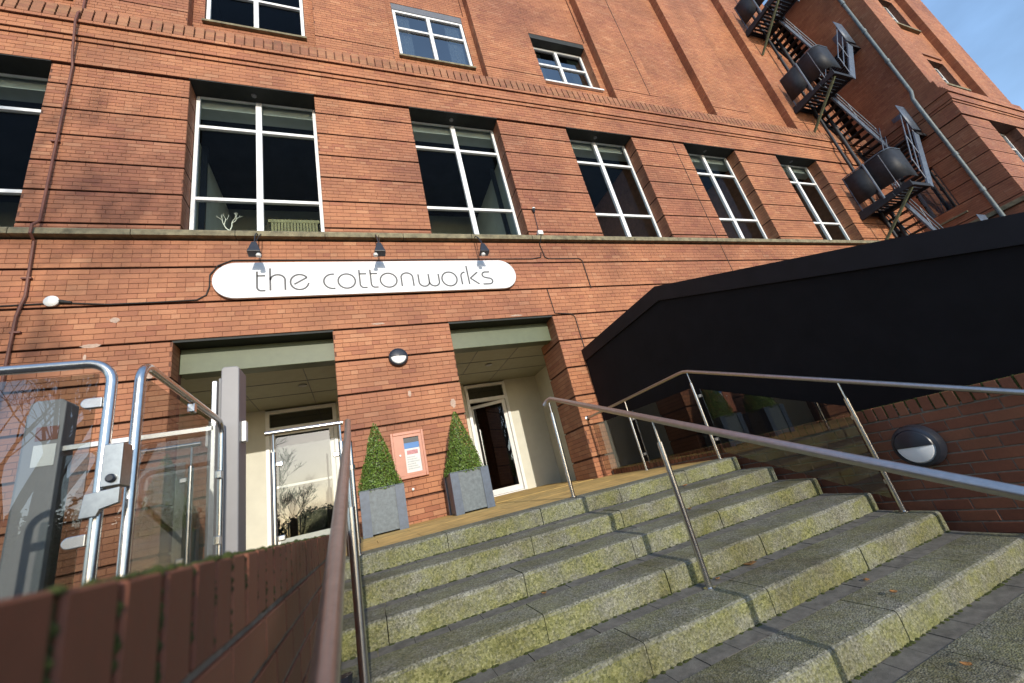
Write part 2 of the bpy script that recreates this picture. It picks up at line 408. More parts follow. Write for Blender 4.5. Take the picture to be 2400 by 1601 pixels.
# ground storey: piers with openings [0,2.2] and [4.2,6.4]
Z0S = [-0.2, 0.38, 0.97, 1.557, 2.145, 2.73, 3.31]
single = []
for i in range(6):
    a, b = Z0S[i], Z0S[i + 1]; rows = 7
    band(FX0, 0.0, a, b, 0, rows, 0.40, jr=True, rd=0.28)
    single += band(2.2, 4.2, a, b, 0, rows, 0.85, jl=True, jr=True, rd=0.84, keep=False)
    band(6.4, 9.5, a, b, 0, rows, 0.85, jl=True, rd=0.84)
    core.box((9.5, 0.006, a), (FX1, 0.4, b))
for a, b, rows in ((3.31, 3.95, 7), (3.95, 4.60, 7), (4.60, 5.13, 6)):
    band(FX0, FX1, a, b, 0, rows, 0.40)
# the 300 bricks of the pier between the doorways are objects of their own
single.sort(key=lambda r: -r[2])
single = [r for r in single if r[3] > -0.06]
rest = single[300:]; single = single[:300]
for (u0, u1, v0, v1) in single:
    brick_obj((round((u1 - u0) * 200) / 200, 0.05, round((v1 - v0) * 1000) / 1000), ((u0 + u1) / 2, 0.025 + rng.uniform(-0.002, 0.001), (v0 + v1) / 2), 'brick', mill)
if rest: BR.lay(rest, (0, 0, 0), (1, 0, 0), (0, 0, 1), (0, -1, 0), seed=999)

# string course (ledge stones)
x = FX0; k = 0
while x < FX1 - 0.01:
    ln = 1.40; b = min(FX1, x + ln)
    m = MB(); m.prism([(-0.10, 5.135), (-0.10, 5.225), (-0.085, 5.255), (0.40, 5.275), (0.40, 5.135)], 'x', x + 0.004, b - 0.004)
    m.build('ledge_stone', 'ledge', mill, bevel=0.006); x = b

# first-floor piers
Z1S = [5.27, 5.425, 6.057, 6.653, 7.228, 7.814, 8.394, 8.88]
R1 = [2, 7, 7, 7, 7, 7, 6]
wx = [-4.2 + P_ * i for i in range(6)]     # window left edges: -4.2 ... 16.8
edges = [FX0] + [e for w in wx for e in (w, w + WW)] + [FX1]
for q in range(0, len(edges), 2):
    x0, x1 = edges[q], edges[q + 1]
    for i in range(7):
        band(x0, x1, Z1S[i], Z1S[i + 1], 0, R1[i], 0.40, jl=q > 0, jr=q < len(edges) - 2, rd=0.33)
# frieze and moulded courses
for a, b, y, rows in ((8.88, 9.44, -0.04, 6), (9.44, 9.54, -0.07, 1), (9.54, 9.84, -0.105, 3), (9.84, 9.92, -0.15, 1)):
    region(FX0, FX1, a + 0.002, b, y, rows, 0.42, he=0)
# sloped weathering of stack-bonded bricks with open joints
nx_ = int((FX1 - FX0) / 0.1745)
COP = []
for i in range(nx_):
    xa = FX0 + i * 0.1745
    COP.append((xa + 0.013, xa + 0.1615))
for i, (xa, xb) in enumerate(COP):
    for c in range(4):
        y = -0.148 + c * 0.009; z = 9.925 + c * 0.092
        if c == 0 and -3.2 < xa < 18.0:
            brick_obj((0.1485, 0.12, 0.086), ((xa + xb) / 2, y + 0.06, z + 0.043), 'brick_moss', mill, 'coping_brick')
# courses above the first, as one part
BW = Bricks()
for c in range(4):
    y = -0.148 + c * 0.009; z = 9.925 + c * 0.092
    rr = [(a, b, z, z + 0.086) for a, b in COP if c > 0 or not (-3.2 < a < 18.0)]
    BW.lay(rr, (0, y, 0), (1, 0, 0), (0, 0, 1), (0, -1, 0), d=0.042, seed=c + 50)
    BW.lay([(a, b, 0, 0.05) for a, b in COP], (0, y, z + 0.0855), (1, 0, 0), (0, 1, 0), (0, 0, 1), d=0.01, seed=c + 70)
BW.build('coping_bricks', 'brick_moss', mill)
core.prism([(-0.105, 9.921), (-0.075, 10.285), (0.45, 10.30), (0.45, 9.921)], 'x', FX0, FX1)
# upper wall: piers at y=0, bays sunk 0.25
ZT = 20.0
bays = [(-4.31 + P_ * i, -4.31 + P_ * i + 2.43) for i in range(7)]
upwin = {0: 0.30, 1: 0.30, 2: 0.27, 3: 0.50}      # bays that hold a window: depth of its frame
pe = [FX0] + [e for b in bays for e in b] + [FX1]
for q in range(0, len(pe), 2):
    x0, x1 = pe[q], pe[q + 1]
    if x1 - x0 < 0.05: continue
    region(x0, x1, 10.285, 10.875, 0, 7, 0.45)
    core.box((x0, 0.03, 10.875), (x1, 0.44, 10.90))
    region(x0, x1, 10.90, ZT, 0, 108, 0.45)
    for xs, nx in ((x0, -1), (x1, 1)):
        reveal(xs + 0.001 * nx, 0, 0.25, 10.45, ZT, 113, nx)
for i, (x0, x1) in enumerate(bays):
    # sloped foot of the bay
    core.prism([(0.004, 10.305), (0.004, 10.31), (0.25, 10.72), (0.45, 10.72), (0.45, 10.305)], 'x', x0, x1)
    if i in upwin:
        c = (x0 + x1) / 2; a, b = c - 1.0, c + 1.0
        region(x0, x1, 10.72, 11.0, 0.25, 3, 0.2)
        region(x0, a, 11.0, 13.25, 0.25, 27, 0.25); region(b, x1, 11.0, 13.25, 0.25, 27, 0.25)
        region(x0, x1, 13.25, 13.33, 0.25, 1, 0.2)
        region(x0, c - 1.1, 13.33, ZT, 0.25, 80, 0.25); region(c + 1.1, x1, 13.33, ZT, 0.25, 80, 0.25)
        region(c - 1.1, c + 1.1, 13.33, ZT, 0.285, 80, 0.2)
        reveal(b + 0.0, 0.25, upwin[i] + 0.02, 11.0, 13.25, 27, -1) if upwin[i] > 0.35 else None
    else:
        region(x0, x1, 10.72, ZT, 0.25, 111, 0.25)
core.build('wall', 'mortar', mill, fix=False)
BR.build('bricks', 'brick', mill)
# body behind the facade (roof slab and ends) so that the sky does not shine through
m = MB(); m.box((FX0, 0.45, ZT - 0.3), (40, 14, ZT)).box((FX0 - 0.3, 0.0, -1.4), (FX0, 14, ZT)).box((FX0, 13.6, -1.4), (40, 14, ZT - 0.3)); m.build('roof', 'mortar', mill)

# windows
def window(x0, x1, z0, z1, y, transoms, mull, parent, glass='glass', fw=0.065, mw=0.11, tw=0.07, nm='window', inset=0.045, mat='white_frame'):
    f = MB(); d0, d1 = y, y + 0.07
    f.box((x0, d0, z0), (x0 + fw, d1, z1)).box((x1 - fw, d0, z0), (x1, d1, z1))
    f.box((x0 + fw, d0, z0), (x1 - fw, d1, z0 + fw)).box((x0 + fw, d0, z1 - fw), (x1 - fw, d1, z1))
    xs = [x0 + fw]
    for c in mull:
        f.box((c - mw / 2, d0 - 0.012, z0 + fw), (c + mw / 2, d1 - 0.002, z1 - fw)); xs += [c - mw / 2, c + mw / 2]
    xs.append(x1 - fw); zs = [z0 + fw]
    for t in transoms: zs += [t - tw / 2, t + tw / 2]
    zs.append(z1 - fw)
    for q in range(0, len(xs), 2):
        for t in transoms: f.box((xs[q], d0 - 0.003, t - tw / 2), (xs[q + 1], d1 - 0.004, t + tw / 2))
    w = f.build(nm, mat, parent, bevel=0.006)
    for q in range(0, len(xs), 2):
        for r_ in range(0, len(zs), 2):
            MB().box((xs[q] - 0.004, y + inset, zs[r_] - 0.004), (xs[q + 1] + 0.004, y + inset + 0.006, zs[r_ + 1] + 0.004)).build('pane', glass, w)
    return w
for x0 in wx:
    window(x0 + 0.012, x0 + WW - 0.012, 5.276, 8.93, 0.335, (6.27, 8.05), (x0 + 1.1,), mill)
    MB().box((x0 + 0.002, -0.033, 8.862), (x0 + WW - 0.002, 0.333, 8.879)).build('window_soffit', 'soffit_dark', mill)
    MB().lathe([(0.03, 0), (0.05, 0.012), (0.05, 0.03)], (x0 + 1.05, 0.16, 8.835), 'z', 12).build('vent', 'grey_dark', mill)
for i, y in upwin.items():
    x0, x1 = bays[i]; c = (x0 + x1) / 2
    window(c - 0.99, c + 0.99, 11.10, 13.03 if y > 0.35 else 12.99, y, (12.25,), (c - 0.02,), mill, glass='glass_blue' if i in (2, 3) else 'glass', fw=0.075, mw=0.10)
    MB().prism([(0.17, 11.0), (0.17, 11.06), (y + 0.08, 11.10), (y + 0.08, 11.0)], 'x', c - 1.03, c + 1.03).build('window_sill', 'ledge' if i < 3 else 'white_frame', mill, bevel=0.005)
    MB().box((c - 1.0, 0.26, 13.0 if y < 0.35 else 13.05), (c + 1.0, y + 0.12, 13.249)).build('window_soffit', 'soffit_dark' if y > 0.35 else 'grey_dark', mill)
    if i in (2, 3):
        q = MB()
        for s_ in (-0.93, 0.5):
            for j in range(6): q.tube([(c + s_ + j * 0.07, y + 0.16 + 0.02 * (j % 2), 11.15), (c + s_ + 0.01 + j * 0.07, y + 0.15, 12.9)], 0.04, 6)
        q.build('curtain', 'curtain' if i == 2 else 'blind', mill, smooth=True)

# rooms behind the first-floor and second-floor windows
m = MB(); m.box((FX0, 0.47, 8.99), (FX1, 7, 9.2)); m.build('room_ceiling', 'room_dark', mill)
m = MB(); m.box((FX0, 3.9, 4.985), (FX1, 4.0, 8.985)); m.build('room_back_wall', 'room_mid', mill)
m = MB(); m.box((FX0, 0.42, 4.7), (FX1, 7, 4.98)); m.build('room_floor', 'room_floor', mill)
m = MB(); m.box((FX0, 0.47, 8.70), (FX1, 0.75, 8.985)); m.build('window_bulkhead', 'room_grey', mill)
MB().box((FX1 - 0.2, 0.45, 4.6), (FX1, 7.0, 8.98)).build('room_end_wall', 'room_brick', mill)
for xp in (10.95, 15.15, 19.35): MB().box((xp, 0.47, 4.985), (xp + 0.1, 3.2, 8.69)).build('partition', 'room_brick', mill)
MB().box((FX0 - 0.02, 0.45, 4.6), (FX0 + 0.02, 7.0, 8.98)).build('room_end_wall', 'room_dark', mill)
for xp in (-0.32, 6.75, 12.35, 16.55):
    MB().box((xp, 0.47, 4.985), (xp + 0.1, 3.89, 8.69)).build('partition', 'room_grey', mill)
for xp in (-0.13, 6.60): MB().box((xp - 0.05, 1.35, 4.99), (xp + 0.06, 1.42, 8.6)).build('service_pipe', 'lamp_black', mill)
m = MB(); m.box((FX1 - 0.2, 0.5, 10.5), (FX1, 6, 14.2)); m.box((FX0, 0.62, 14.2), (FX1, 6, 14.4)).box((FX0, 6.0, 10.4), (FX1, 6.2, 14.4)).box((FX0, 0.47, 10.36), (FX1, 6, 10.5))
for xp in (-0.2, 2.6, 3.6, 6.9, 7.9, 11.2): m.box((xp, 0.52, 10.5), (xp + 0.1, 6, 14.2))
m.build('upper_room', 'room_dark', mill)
m = MB()
for j in range(15): m.box((1.25 + j * 0.055, 0.50, 5.0), (1.29 + j * 0.055, 0.53, 5.90))
m.box((1.2, 0.495, 5.90), (2.1, 0.54, 5.97)); m.build('blind', 'blind', mill)
bon = MB()
def twig(p, d, l, r, n):
    p2 = p + d * l; bon.tube([p, (p + p2) / 2 + Vector((rng.uniform(-1, 1), rng.uniform(-1, 1), 0)) * l * 0.12, p2], [r, r * 0.85, r * 0.65], 5)
    if n: 
        for _ in range(2): twig(p2, (d + Vector((rng.uniform(-1, 1), rng.uniform(-.4, .4), rng.uniform(-.2, .8)))).normalized(), l * 0.66, r * 0.62, n - 1)
bt = thing('bonsai_ornament', 'small white leafless bonsai tree standing on the sill inside a tall window', 'ornament', (0.55, 0.56, 5.28))
twig(Vector((0.55, 0.50, 5.42)), Vector((0.1, 0, 1)).normalized(), 0.26, 0.02, 4)
bon.build('trunk', 'bonsai', bt)
MB().box((0.36, 0.44, 5.284), (0.72, 0.56, 5.42)).build('tray', 'bonsai', bt, bevel=0.01)

def patch(x, z, rx, rz, sd):
    rr = random.Random(sd); n = 18; po = [(x + rx * math.cos(2 * math.pi * i / n) * rr.uniform(.75, 1.1), z + rz * math.sin(2 * math.pi * i / n) * rr.uniform(.75, 1.1)) for i in range(n)]
    MB().prism(po, 'y', -0.0035, 0.004).build('filler_patch', 'ledge_pale', mill)
for k_, a_ in enumerate(((-0.70, 3.69, .06, .045), (-0.93, 3.30, .12, .035), (-0.28, 2.78, .09, .07), (-0.98, 3.13, .02, .05), (2.95, 3.36, .12, .02), (3.31, 2.02, .03, .06), (5.6, 3.345, .14, .018), (4.02, 1.75, .05, .09))): patch(*a_, k_)
# movement joint down the facade
m = MB(); m.bar((12.15, -0.003, 5.28), (12.15, -0.003, 8.87), 0.014, 0.012).bar((12.15, -0.003, 3.97), (12.15, -0.003, 5.12), 0.014, 0.012).bar((12.15, -0.003, 10.92), (12.15, -0.003, 19.9), 0.014, 0.012)
m.build('movement_joint', 'cable', mill)

# ------------------------------------------------------------------ porch behind the doorways
def beam(x0, x1):
    MB().box((x0 + 0.004, 0.30, 2.86), (x1 - 0.004, 0.55, 3.27)).build('beam', 'lintel', mill, bevel=0.008)
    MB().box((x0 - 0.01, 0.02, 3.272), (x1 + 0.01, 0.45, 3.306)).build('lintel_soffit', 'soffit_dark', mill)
beam(0.0, 2.2); beam(4.2, 6.4)
MB().box((-0.6, 0.56, 2.90), (7.2, 3.1, 3.1)).build('porch_ceiling', 'ceiling', mill)
m = MB()
for xx in (0.55, 1.65, 4.85, 5.75): m.box((xx, 0.56, 2.893), (xx + 0.012, 3.0, 2.901))
for yy in (1.3, 2.1): m.box((-0.5, yy, 2.892), (7.1, yy + 0.012, 2.899))
m.build('ceiling_joint', 'grey_dark', mill)
for xx in (1.55, 5.35):
    MB().lathe([(0.075, 0.0), (0.075, 0.014), (0.06, 0.016)], (xx, 1.55, 2.876), 'z', 20).build('downlight', 'steel_sat', mill)
for a, b in ((-0.6, 0.655), (2.055, 5.065), (6.175, 7.2)):
    MB().box((a, 3.0, -0.1), (b, 3.1, 2.90)).build('porch_wall', 'cream', mill)
MB().box((-0.6, 0.42, -0.1), (-0.5, 3.0, 2.9)).build('porch_wall', 'cream', mill)
MB().box((7.1, 0.86, -0.1), (7.2, 3.0, 2.9)).build('porch_wall', 'cream', mill)
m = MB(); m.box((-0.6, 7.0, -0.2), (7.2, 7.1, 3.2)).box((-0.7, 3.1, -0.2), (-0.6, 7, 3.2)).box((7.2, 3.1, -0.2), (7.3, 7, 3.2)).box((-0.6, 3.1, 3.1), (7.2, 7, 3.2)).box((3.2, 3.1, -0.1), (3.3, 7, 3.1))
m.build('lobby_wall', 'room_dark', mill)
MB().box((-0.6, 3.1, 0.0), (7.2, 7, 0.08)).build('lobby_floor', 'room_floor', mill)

def door_set(x0, x1, leaf_hinge, ang, mid, glass):
    zt, zh, zb = 2.86, 2.40, 0.095; y = 2.97; fw = 0.075
    f = MB(); f.box((x0, y, zb), (x0 + fw, y + 0.12, zt)).box((x1 - fw, y, zb), (x1, y + 0.12, zt))
    f.box((x0 + fw, y, zt - fw), (x1 - fw, y + 0.12, zt)).box((x0 + fw, y, zh), (x1 - fw, y + 0.12, zh + 0.085)).box((x0 + fw, y + 0.01, zb), (x1 - fw, y + 0.11, zb + 0.025))
    fr = f.build('door_frame', 'white_frame', mill, bevel=0.006)
    MB().box((x0 + fw, y + 0.05, zh + 0.085), (x1 - fw, y + 0.056, zt - fw)).build('transom_pane', 'glass_door', fr)
    a, b = x0 + fw + 0.008, x1 - fw - 0.008; z0_, z1_ = zb + 0.03, zh - 0.008; sw = 0.085
    hx = b if leaf_hinge == 'r' else a; hy = y + 0.055
    def rot(m):
        ca, sa = math.cos(ang), math.sin(ang)
        m.v = [(hx + (px - hx) * ca - (py - hy) * sa, hy + (px - hx) * sa + (py - hy) * ca, pz) for px, py, pz in m.v]; return m
    d = MB(); y0, y1 = y + 0.03, y + 0.08
    d.box((a, y0, z0_), (a + sw, y1, z1_)).box((b - sw, y0, z0_), (b, y1, z1_)).box((a + sw, y0, z1_ - sw), (b - sw, y1, z1_)).box((a + sw, y0, z0_), (b - sw, y1, z0_ + 0.13))
    if mid: d.box((a + sw, y0, 1.22), (b - sw, y1, 1.27))
    dr = rot(d).build('door', 'white_frame', mill, bevel=0.005)
    zs = [z0_ + 0.13] + ([1.22, 1.27] if mid else []) + [z1_ - sw]
    for q in range(0, len(zs), 2):
        rot(MB().box((a + sw, y0 + 0.02, zs[q]), (b - sw, y0 + 0.027, zs[q + 1]))).build('glass_pane', glass, dr)
    hxx = a + 0.16 if leaf_hinge == 'r' else b - 0.16
    for sgn, yo in ((-1, y0 - 0.05), (1, y1 + 0.05)):
        h = MB().tube([(hxx, yo, 0.75), (hxx, yo, 1.75)], 0.014, 8)
        for zz in (0.85, 1.65): h.tube([(hxx, yo, zz), (hxx, (y0 + y1) / 2 + sgn * 0.02, zz)], 0.009, 6)
        rot(h).build('pull_handle', 'steel', dr, smooth=True)
door_set(5.07, 6.17, 'r', R(-24), False, 'glass_door')
door_set(0.66, 2.05, 'l', 0.0, True, 'glass_door')

# ------------------------------------------------------------------ sign
sg = thing('shop_sign', 'long white pill-shaped sign lettered the cottonworks', 'sign', (3.15, -0.06, 3.95))
zc, hh, xl, xr_ = 4.275, 0.335, 0.47, 5.80
poly = arc((xl + hh * 1.05, zc), hh, math.pi / 2, 3 * math.pi / 2, 24) + arc((xr_ - hh * 1.05, zc), hh, -math.pi / 2, math.pi / 2, 24)
MB().prism(poly, 'y', -0.075, -0.028).build('panel', 'sign_white', sg, bevel=0.004)
m = MB()
for xx in (1.2, 3.15, 5.1): m.box((xx - 0.05, -0.028, 4.0), (xx + 0.05, 0.0, 4.5))
m.build('bracket', 'grey_dark', sg)
def stroke(pts, w=0.029):
    b = MB(); n = len(pts); L_, R_ = [], []
    for i in range(n):
        p = Vector((pts[i][0], pts[i][1])); 
        a = Vector(pts[max(0, i - 1)]); c = Vector(pts[min(n - 1, i + 1)]); d = (c - a); d.normalize()
        nrm = Vector((-d.y, d.x)) * w / 2; L_.append(p + nrm); R_.append(p - nrm)
    for i in range(n - 1):
        q = [R_[i], R_[i + 1], L_[i + 1], L_[i]]
        b.add([(t.x, -0.0795, t.y) for t in q] + [(t.x, -0.0752, t.y) for t in q], [(0, 1, 2, 3), (7, 6, 5, 4), (0, 4, 5, 1), (1, 5, 6, 2), (2, 6, 7, 3), (3, 7, 4, 0)])
    return b
BL, XH = 4.06, 4.35
def ell(cx, cz, rx, rz, a0, a1, n=22): return [(cx + rx * math.cos(R(a0 + (a1 - a0) * i / n)), cz + rz * math.sin(R(a0 + (a1 - a0) * i / n))) for i in range(n + 1)]
def let(*strokes):
    b = MB()
    for s_ in strokes:
        q = stroke(s_); b.add(q.v, q.f)
    b.build('letter', 'letter', sg, fix=False)
def let_t(x, w=0.12): let([(x, 4.43), (x, 4.13)] + ell(x + 0.06, 4.13, 0.06, 0.07, 180, 270, 8) + [(x + w, BL)], [(x, XH - 0.005), (x + w, XH - 0.005)])
let_t(1.113)
let([(1.305, 4.49), (1.305, BL)], ell(1.415, 4.255, 0.11, 0.105, 180, 0) + [(1.525, BL)])
let([(1.66, 4.165), (1.862, 4.295)], ell(1.745, 4.208, 0.14, 0.148, 36, 352, 30))
let(ell(2.27, 4.205, 0.148, 0.146, 80, 282, 22))
let(ell(2.495, 4.203, 0.142, 0.146, 0, 360, 34))
let_t(2.715); let_t(2.905)
let(ell(3.215, 4.198, 0.147, 0.148, 0, 360, 34))
let([(3.445, BL), (3.445, 4.27)] + ell(3.552, 4.245, 0.107, 0.10, 165, 0, 16) + [(3.659, BL)])
let([(3.765, 4.31), (3.765, 4.14)] + ell(3.862, 4.14, 0.097, 0.095, 180, 360, 14) + [(3.959, 4.31)], [(3.959, 4.14)] + ell(4.056, 4.14, 0.097, 0.095, 180, 360, 14) + [(4.153, 4.31)])
let(ell(4.36, 4.19, 0.148, 0.155, 0, 360, 34))
let([(4.60, BL), (4.60, 4.24)] + ell(4.69, 4.24, 0.09, 0.095, 180, 90, 10))
let([(4.745, 4.48), (4.745, BL)], [(4.95, 4.33), (4.79, 4.20), (4.79, 4.19), (4.95, 4.055)])
let([(5.21, 4.33), (5.12, 4.33)] + ell(5.12, 4.265, 0.075, 0.065, 90, 260, 10) + [(5.17, 4.185)] + ell(5.16, 4.12, 0.08, 0.068, 80, -90, 12) + [(5.03, 4.052)])

# flood lamps over the sign
for k_, (xx, lb) in enumerate(((1.14, 'black floodlight hanging over the letters the on the white sign'), (3.09, 'black floodlight hanging over the middle of the white sign'), (5.07, 'black floodlight hanging over the letters rks on the white sign'))):
    t = thing('sign_lamp', lb, 'lamp', (xx, -0.1, 5.1), 'floodlights over the sign')
    MB().tube([(xx - 0.01, -0.10, 5.17), (xx - 0.01, -0.17, 5.14), (xx - 0.01, -0.30, 4.98), (xx, -0.38, 4.80)], 0.011, 6).tube([(xx + 0.045, -0.11, 5.17), (xx + 0.03, -0.30, 4.94), (xx + 0.01, -0.38, 4.78)], 0.007, 6).build('arm', 'lamp_black', t, smooth=True)
    MB().hexa([(xx - .10, -.46, 4.58), (xx + .10, -.46, 4.58), (xx + .10, -.32, 4.55), (xx - .10, -.32, 4.55), (xx - .035, -.43, 4.78), (xx + .035, -.43, 4.78), (xx + .035, -.36, 4.78), (xx - .035, -.36, 4.78)]).build('head', 'lamp_black', t, bevel=0.01)
    s_ = (0.06, -0.08, -0.03)[k_]
    MB().lathe([(0.012, 0), (0.034, 0.01), (0.042, 0.035), (0.03, 0.06), (0.01, 0.07)], (xx + s_, -0.40, 4.50), 'z', 14).build('bulb', 'white_plastic', t, smooth=True)

# wall lamps
def bulkhead(name, label, c, axis, r, sgn):
    t = thing(name, label, 'lamp', c, 'round bulkhead lamps')
    d = {'y': 1, 'x': 0}[axis]
    def prof(pr): return [(a, b * sgn) for a, b in pr]
    MB().lathe(prof([(r, 0.0), (r, 0.035), (r * 0.93, 0.07), (r * 0.80, 0.082), (r * 0.80, 0.06)]), c, axis, 40).build('housing', 'lamp_black', t, smooth=True)
    # lens: lower half, hood: upper half of a shallow dome
    for nm, mt, a0, a1, e in (('lens', 'lamp_lens', 180, 360, 0.0), ('hood', 'lamp_black', 0, 180, 0.006)):
        b = MB(); n = 20; rings = [(0.80, 0.062), (0.72, 0.085), (0.45, 0.10), (0.0, 0.106)]
        for i, (fr, h) in enumerate(rings):
            for j in range(n + 1):
                a = R(a0 + (a1 - a0) * j / n); u, v = r * (fr + (0.03 if nm == 'hood' else 0)) * math.cos(a), r * (fr + (0.03 if nm == 'hood' else 0)) * math.sin(a)
                h_ = (h + e) * sgn
                b.v.append((c[0] + u, c[1] + h_, c[2] + v) if axis == 'y' else (c[0] + h_, c[1] + u, c[2] + v))
        for i in range(len(rings) - 1):
            for j in range(n): q = i * (n + 1) + j; b.f.append((q, q + 1, q + n + 2, q + n + 1))
        b.build(nm, mt, t, smooth=True)
bulkhead('wall_lamp', 'round black and white half-hooded lamp on the pier between the doorways', (3.205, -0.002, 2.68), 'y', 0.165, -1)
bulkhead('wall_lamp', 'round black and white half-hooded lamp on the low wall beside the steps', (6.698, -4.67, -0.275), 'x', 0.17, -1)

# ------------------------------------------------------------------ cables, conduit, boxes
t = tag(MB().tube([(-1.74, -0.03, -0.1), (-1.75, -0.03, 3.80), (-1.73, -0.03, 3.95), (-1.70, -0.03, 4.12), (-1.73, -0.03, 5.05), (-1.73, -0.13, 5.12), (-1.72, -0.14, 5.26), (-1.70, -0.05, 5.40), (-1.70, -0.04, 8.8), (-1.70, -0.10, 9.0), (-1.70, -0.19, 9.8), (-1.70, -0.17, 10.05), (-1.72, -0.04, 10.35), (-1.72, -0.03, 14)], 0.019, 8).build('conduit_pipe', 'conduit', smooth=True), 'thin brown conduit pipe running down the brick wall past the window', 'pipe')
for zz in (4.40, 3.55, 7.0): MB().box((-1.78, -0.045, zz), (-1.67, 0, zz + 0.025)).build('pipe_clip', 'conduit', t).location = (0, 0, 0)
tag(MB().tube([(-4.0, -0.012, 3.92), (-1.5, -0.012, 4.0), (-1.2, -0.014, 3.99), (-0.8, -0.012, 3.95), (-0.2, -0.012, 3.955), (0.28, -0.012, 3.97), (0.40, -0.012, 4.05), (0.44, -0.012, 4.2), (0.44, -0.012, 4.42), (0.55, -0.012, 4.60), (0.75, -0.012, 4.70), (1.14, -0.012, 4.70), (3.1, -0.012, 4.68), (5.07, -0.012, 4.685), (6.3, -0.012, 4.68), (6.52, -0.012, 4.72), (6.56, -0.012, 4.85)], 0.011, 6).build('sign_cable', 'cable', smooth=True), 'black cable looping round the end of the white sign', 'cable')
tag(MB().tube([(6.62, -0.115, 5.22), (6.58, -0.11, 5.12), (6.58, -0.012, 5.05), (6.62, -0.012, 4.72), (6.70, -0.012, 4.68), (7.48, -0.012, 4.68), (7.55, -0.012, 4.62), (7.55, -0.012, 3.90)], 0.011, 6).build('wall_cable', 'cable', smooth=True), 'black cable stepping down the wall right of the white sign', 'cable')
tag(MB().tube([(6.45, -0.012, 3.92), (6.47, -0.012, 3.34), (6.85, -0.012, 3.30), (6.92, -0.012, 3.22), (6.92, -0.012, 2.45)], 0.010, 6).build('door_cable', 'cable', smooth=True), 'black cable dropping past the right doorway corner to the black screen', 'cable')
t = thing('junction_box', 'white oval junction box on the black cable near the brown conduit', 'box', (-1.41, 0, 4.02), 'white junction boxes')
MB().lathe([(0.05, 0), (0.08, -0.02), (0.085, -0.05), (0.06, -0.07)], (-1.41, 0, 4.02), 'y', 18).build('cover', 'white_plastic', t, smooth=True)
MB().tube([(-1.33, -0.025, 4.02), (-1.20, -0.025, 3.995)], [0.03, 0.018], 10).build('cable_gland', 'cable', t, smooth=True)
t = thing('junction_box', 'white square junction box standing on the ledge with a cable leaving it', 'box', (6.64, -0.08, 5.255), 'white junction boxes')
MB().box((6.575, -0.12, 5.262), (6.70, -0.04, 5.37)).build('cover', 'white_plastic', t, bevel=0.012)
MB().tube([(6.64, -0.06, 5.26), (6.64, -0.06, 5.20)], 0.012, 8).build('cable_gland', 'lamp_black', t)
t = thing('light_sensor', 'small sensor on a thin rod above the white box on the ledge', 'sensor', (6.66, -0.02, 5.4))
MB().tube([(6.65, -0.02, 5.38), (6.67, -0.02, 5.95)], 0.007, 6).build('rod', 'lamp_black', t)
MB().tube([(6.67, -0.03, 5.93), (6.67, -0.05, 6.02)], [0.02, 0.04], 10).build('head', 'lamp_black', t, smooth=True)
MB().tube([(6.67, -0.052, 6.025), (6.67, -0.06, 6.05)], [0.04, 0.03], 10).build('cap', 'white_plastic', t, smooth=True)

# ------------------------------------------------------------------ notice board
nb = thing('notice_board', 'salmon framed notice board with a blue and white poster between the topiaries', 'notice board', (3.18, 0, 0.65))
f = MB(); x0, x1, z0_, z1_ = 2.91, 3.43, 0.655, 1.385
f.box((x0, -0.06, z0_), (x0 + 0.04, 0, z1_)).box((x1 - 0.04, -0.06, z0_), (x1, 0, z1_)).box((x0 + 0.04, -0.06, z0_), (x1 - 0.04, 0, z0_ + 0.05)).box((x0 + 0.04, -0.06, z1_ - 0.05), (x1 - 0.04, 0, z1_))
f.build('frame', 'notice_frame', nb, bevel=0.006)
f = MB(); f.box((x0 + 0.04, -0.048, z0_ + 0.05), (3.105, -0.002, z1_ - 0.05)).box((3.345, -0.048, z0_ + 0.05), (x1 - 0.04, -0.002, z1_ - 0.05)).box((3.105, -0.048, z0_ + 0.05), (3.345, -0.002, 0.74)).box((3.105, -0.048, 1.29), (3.345, -0.002, z1_ - 0.05))
f.build('backing_panel', 'notice_frame', nb)
MB().box((3.106, -0.02, 0.741), (3.344, -0.01, 1.289)).build('poster', 'paper', nb)
MB().box((3.108, -0.0245, 1.205), (3.342, -0.0215, 1.288)).build('poster_head', 'dark_print', nb)
MB().box((3.108, -0.0245, 1.115), (3.342, -0.0215, 1.204)).build('poster_band', 'blue_print', nb)
MB().box((3.14, -0.0245, 1.02), (3.31, -0.0215, 1.085)).build('poster_text', 'red_print', nb)
m = MB()
for j in range(6): m.box((3.13, -0.0245, 0.79 + j * 0.036), (3.32 - 0.03 * (j % 3), -0.0215, 0.808 + j * 0.036))
m.build('poster_text', 'pale_print', nb)
MB().lathe([(0.016, -0.05), (0.016, -0.062), (0.01, -0.066)], (3.03, 0, 1.02), 'y', 10).build('lock', 'white_plastic', nb)
tag(MB().lathe([(0.02, 0), (0.02, -0.02), (0.012, -0.026)], (3.16, 0, 0.49), 'y', 12).build('wall_button', 'white_plastic'), 'tiny white round button on the bricks below the notice board', 'button')

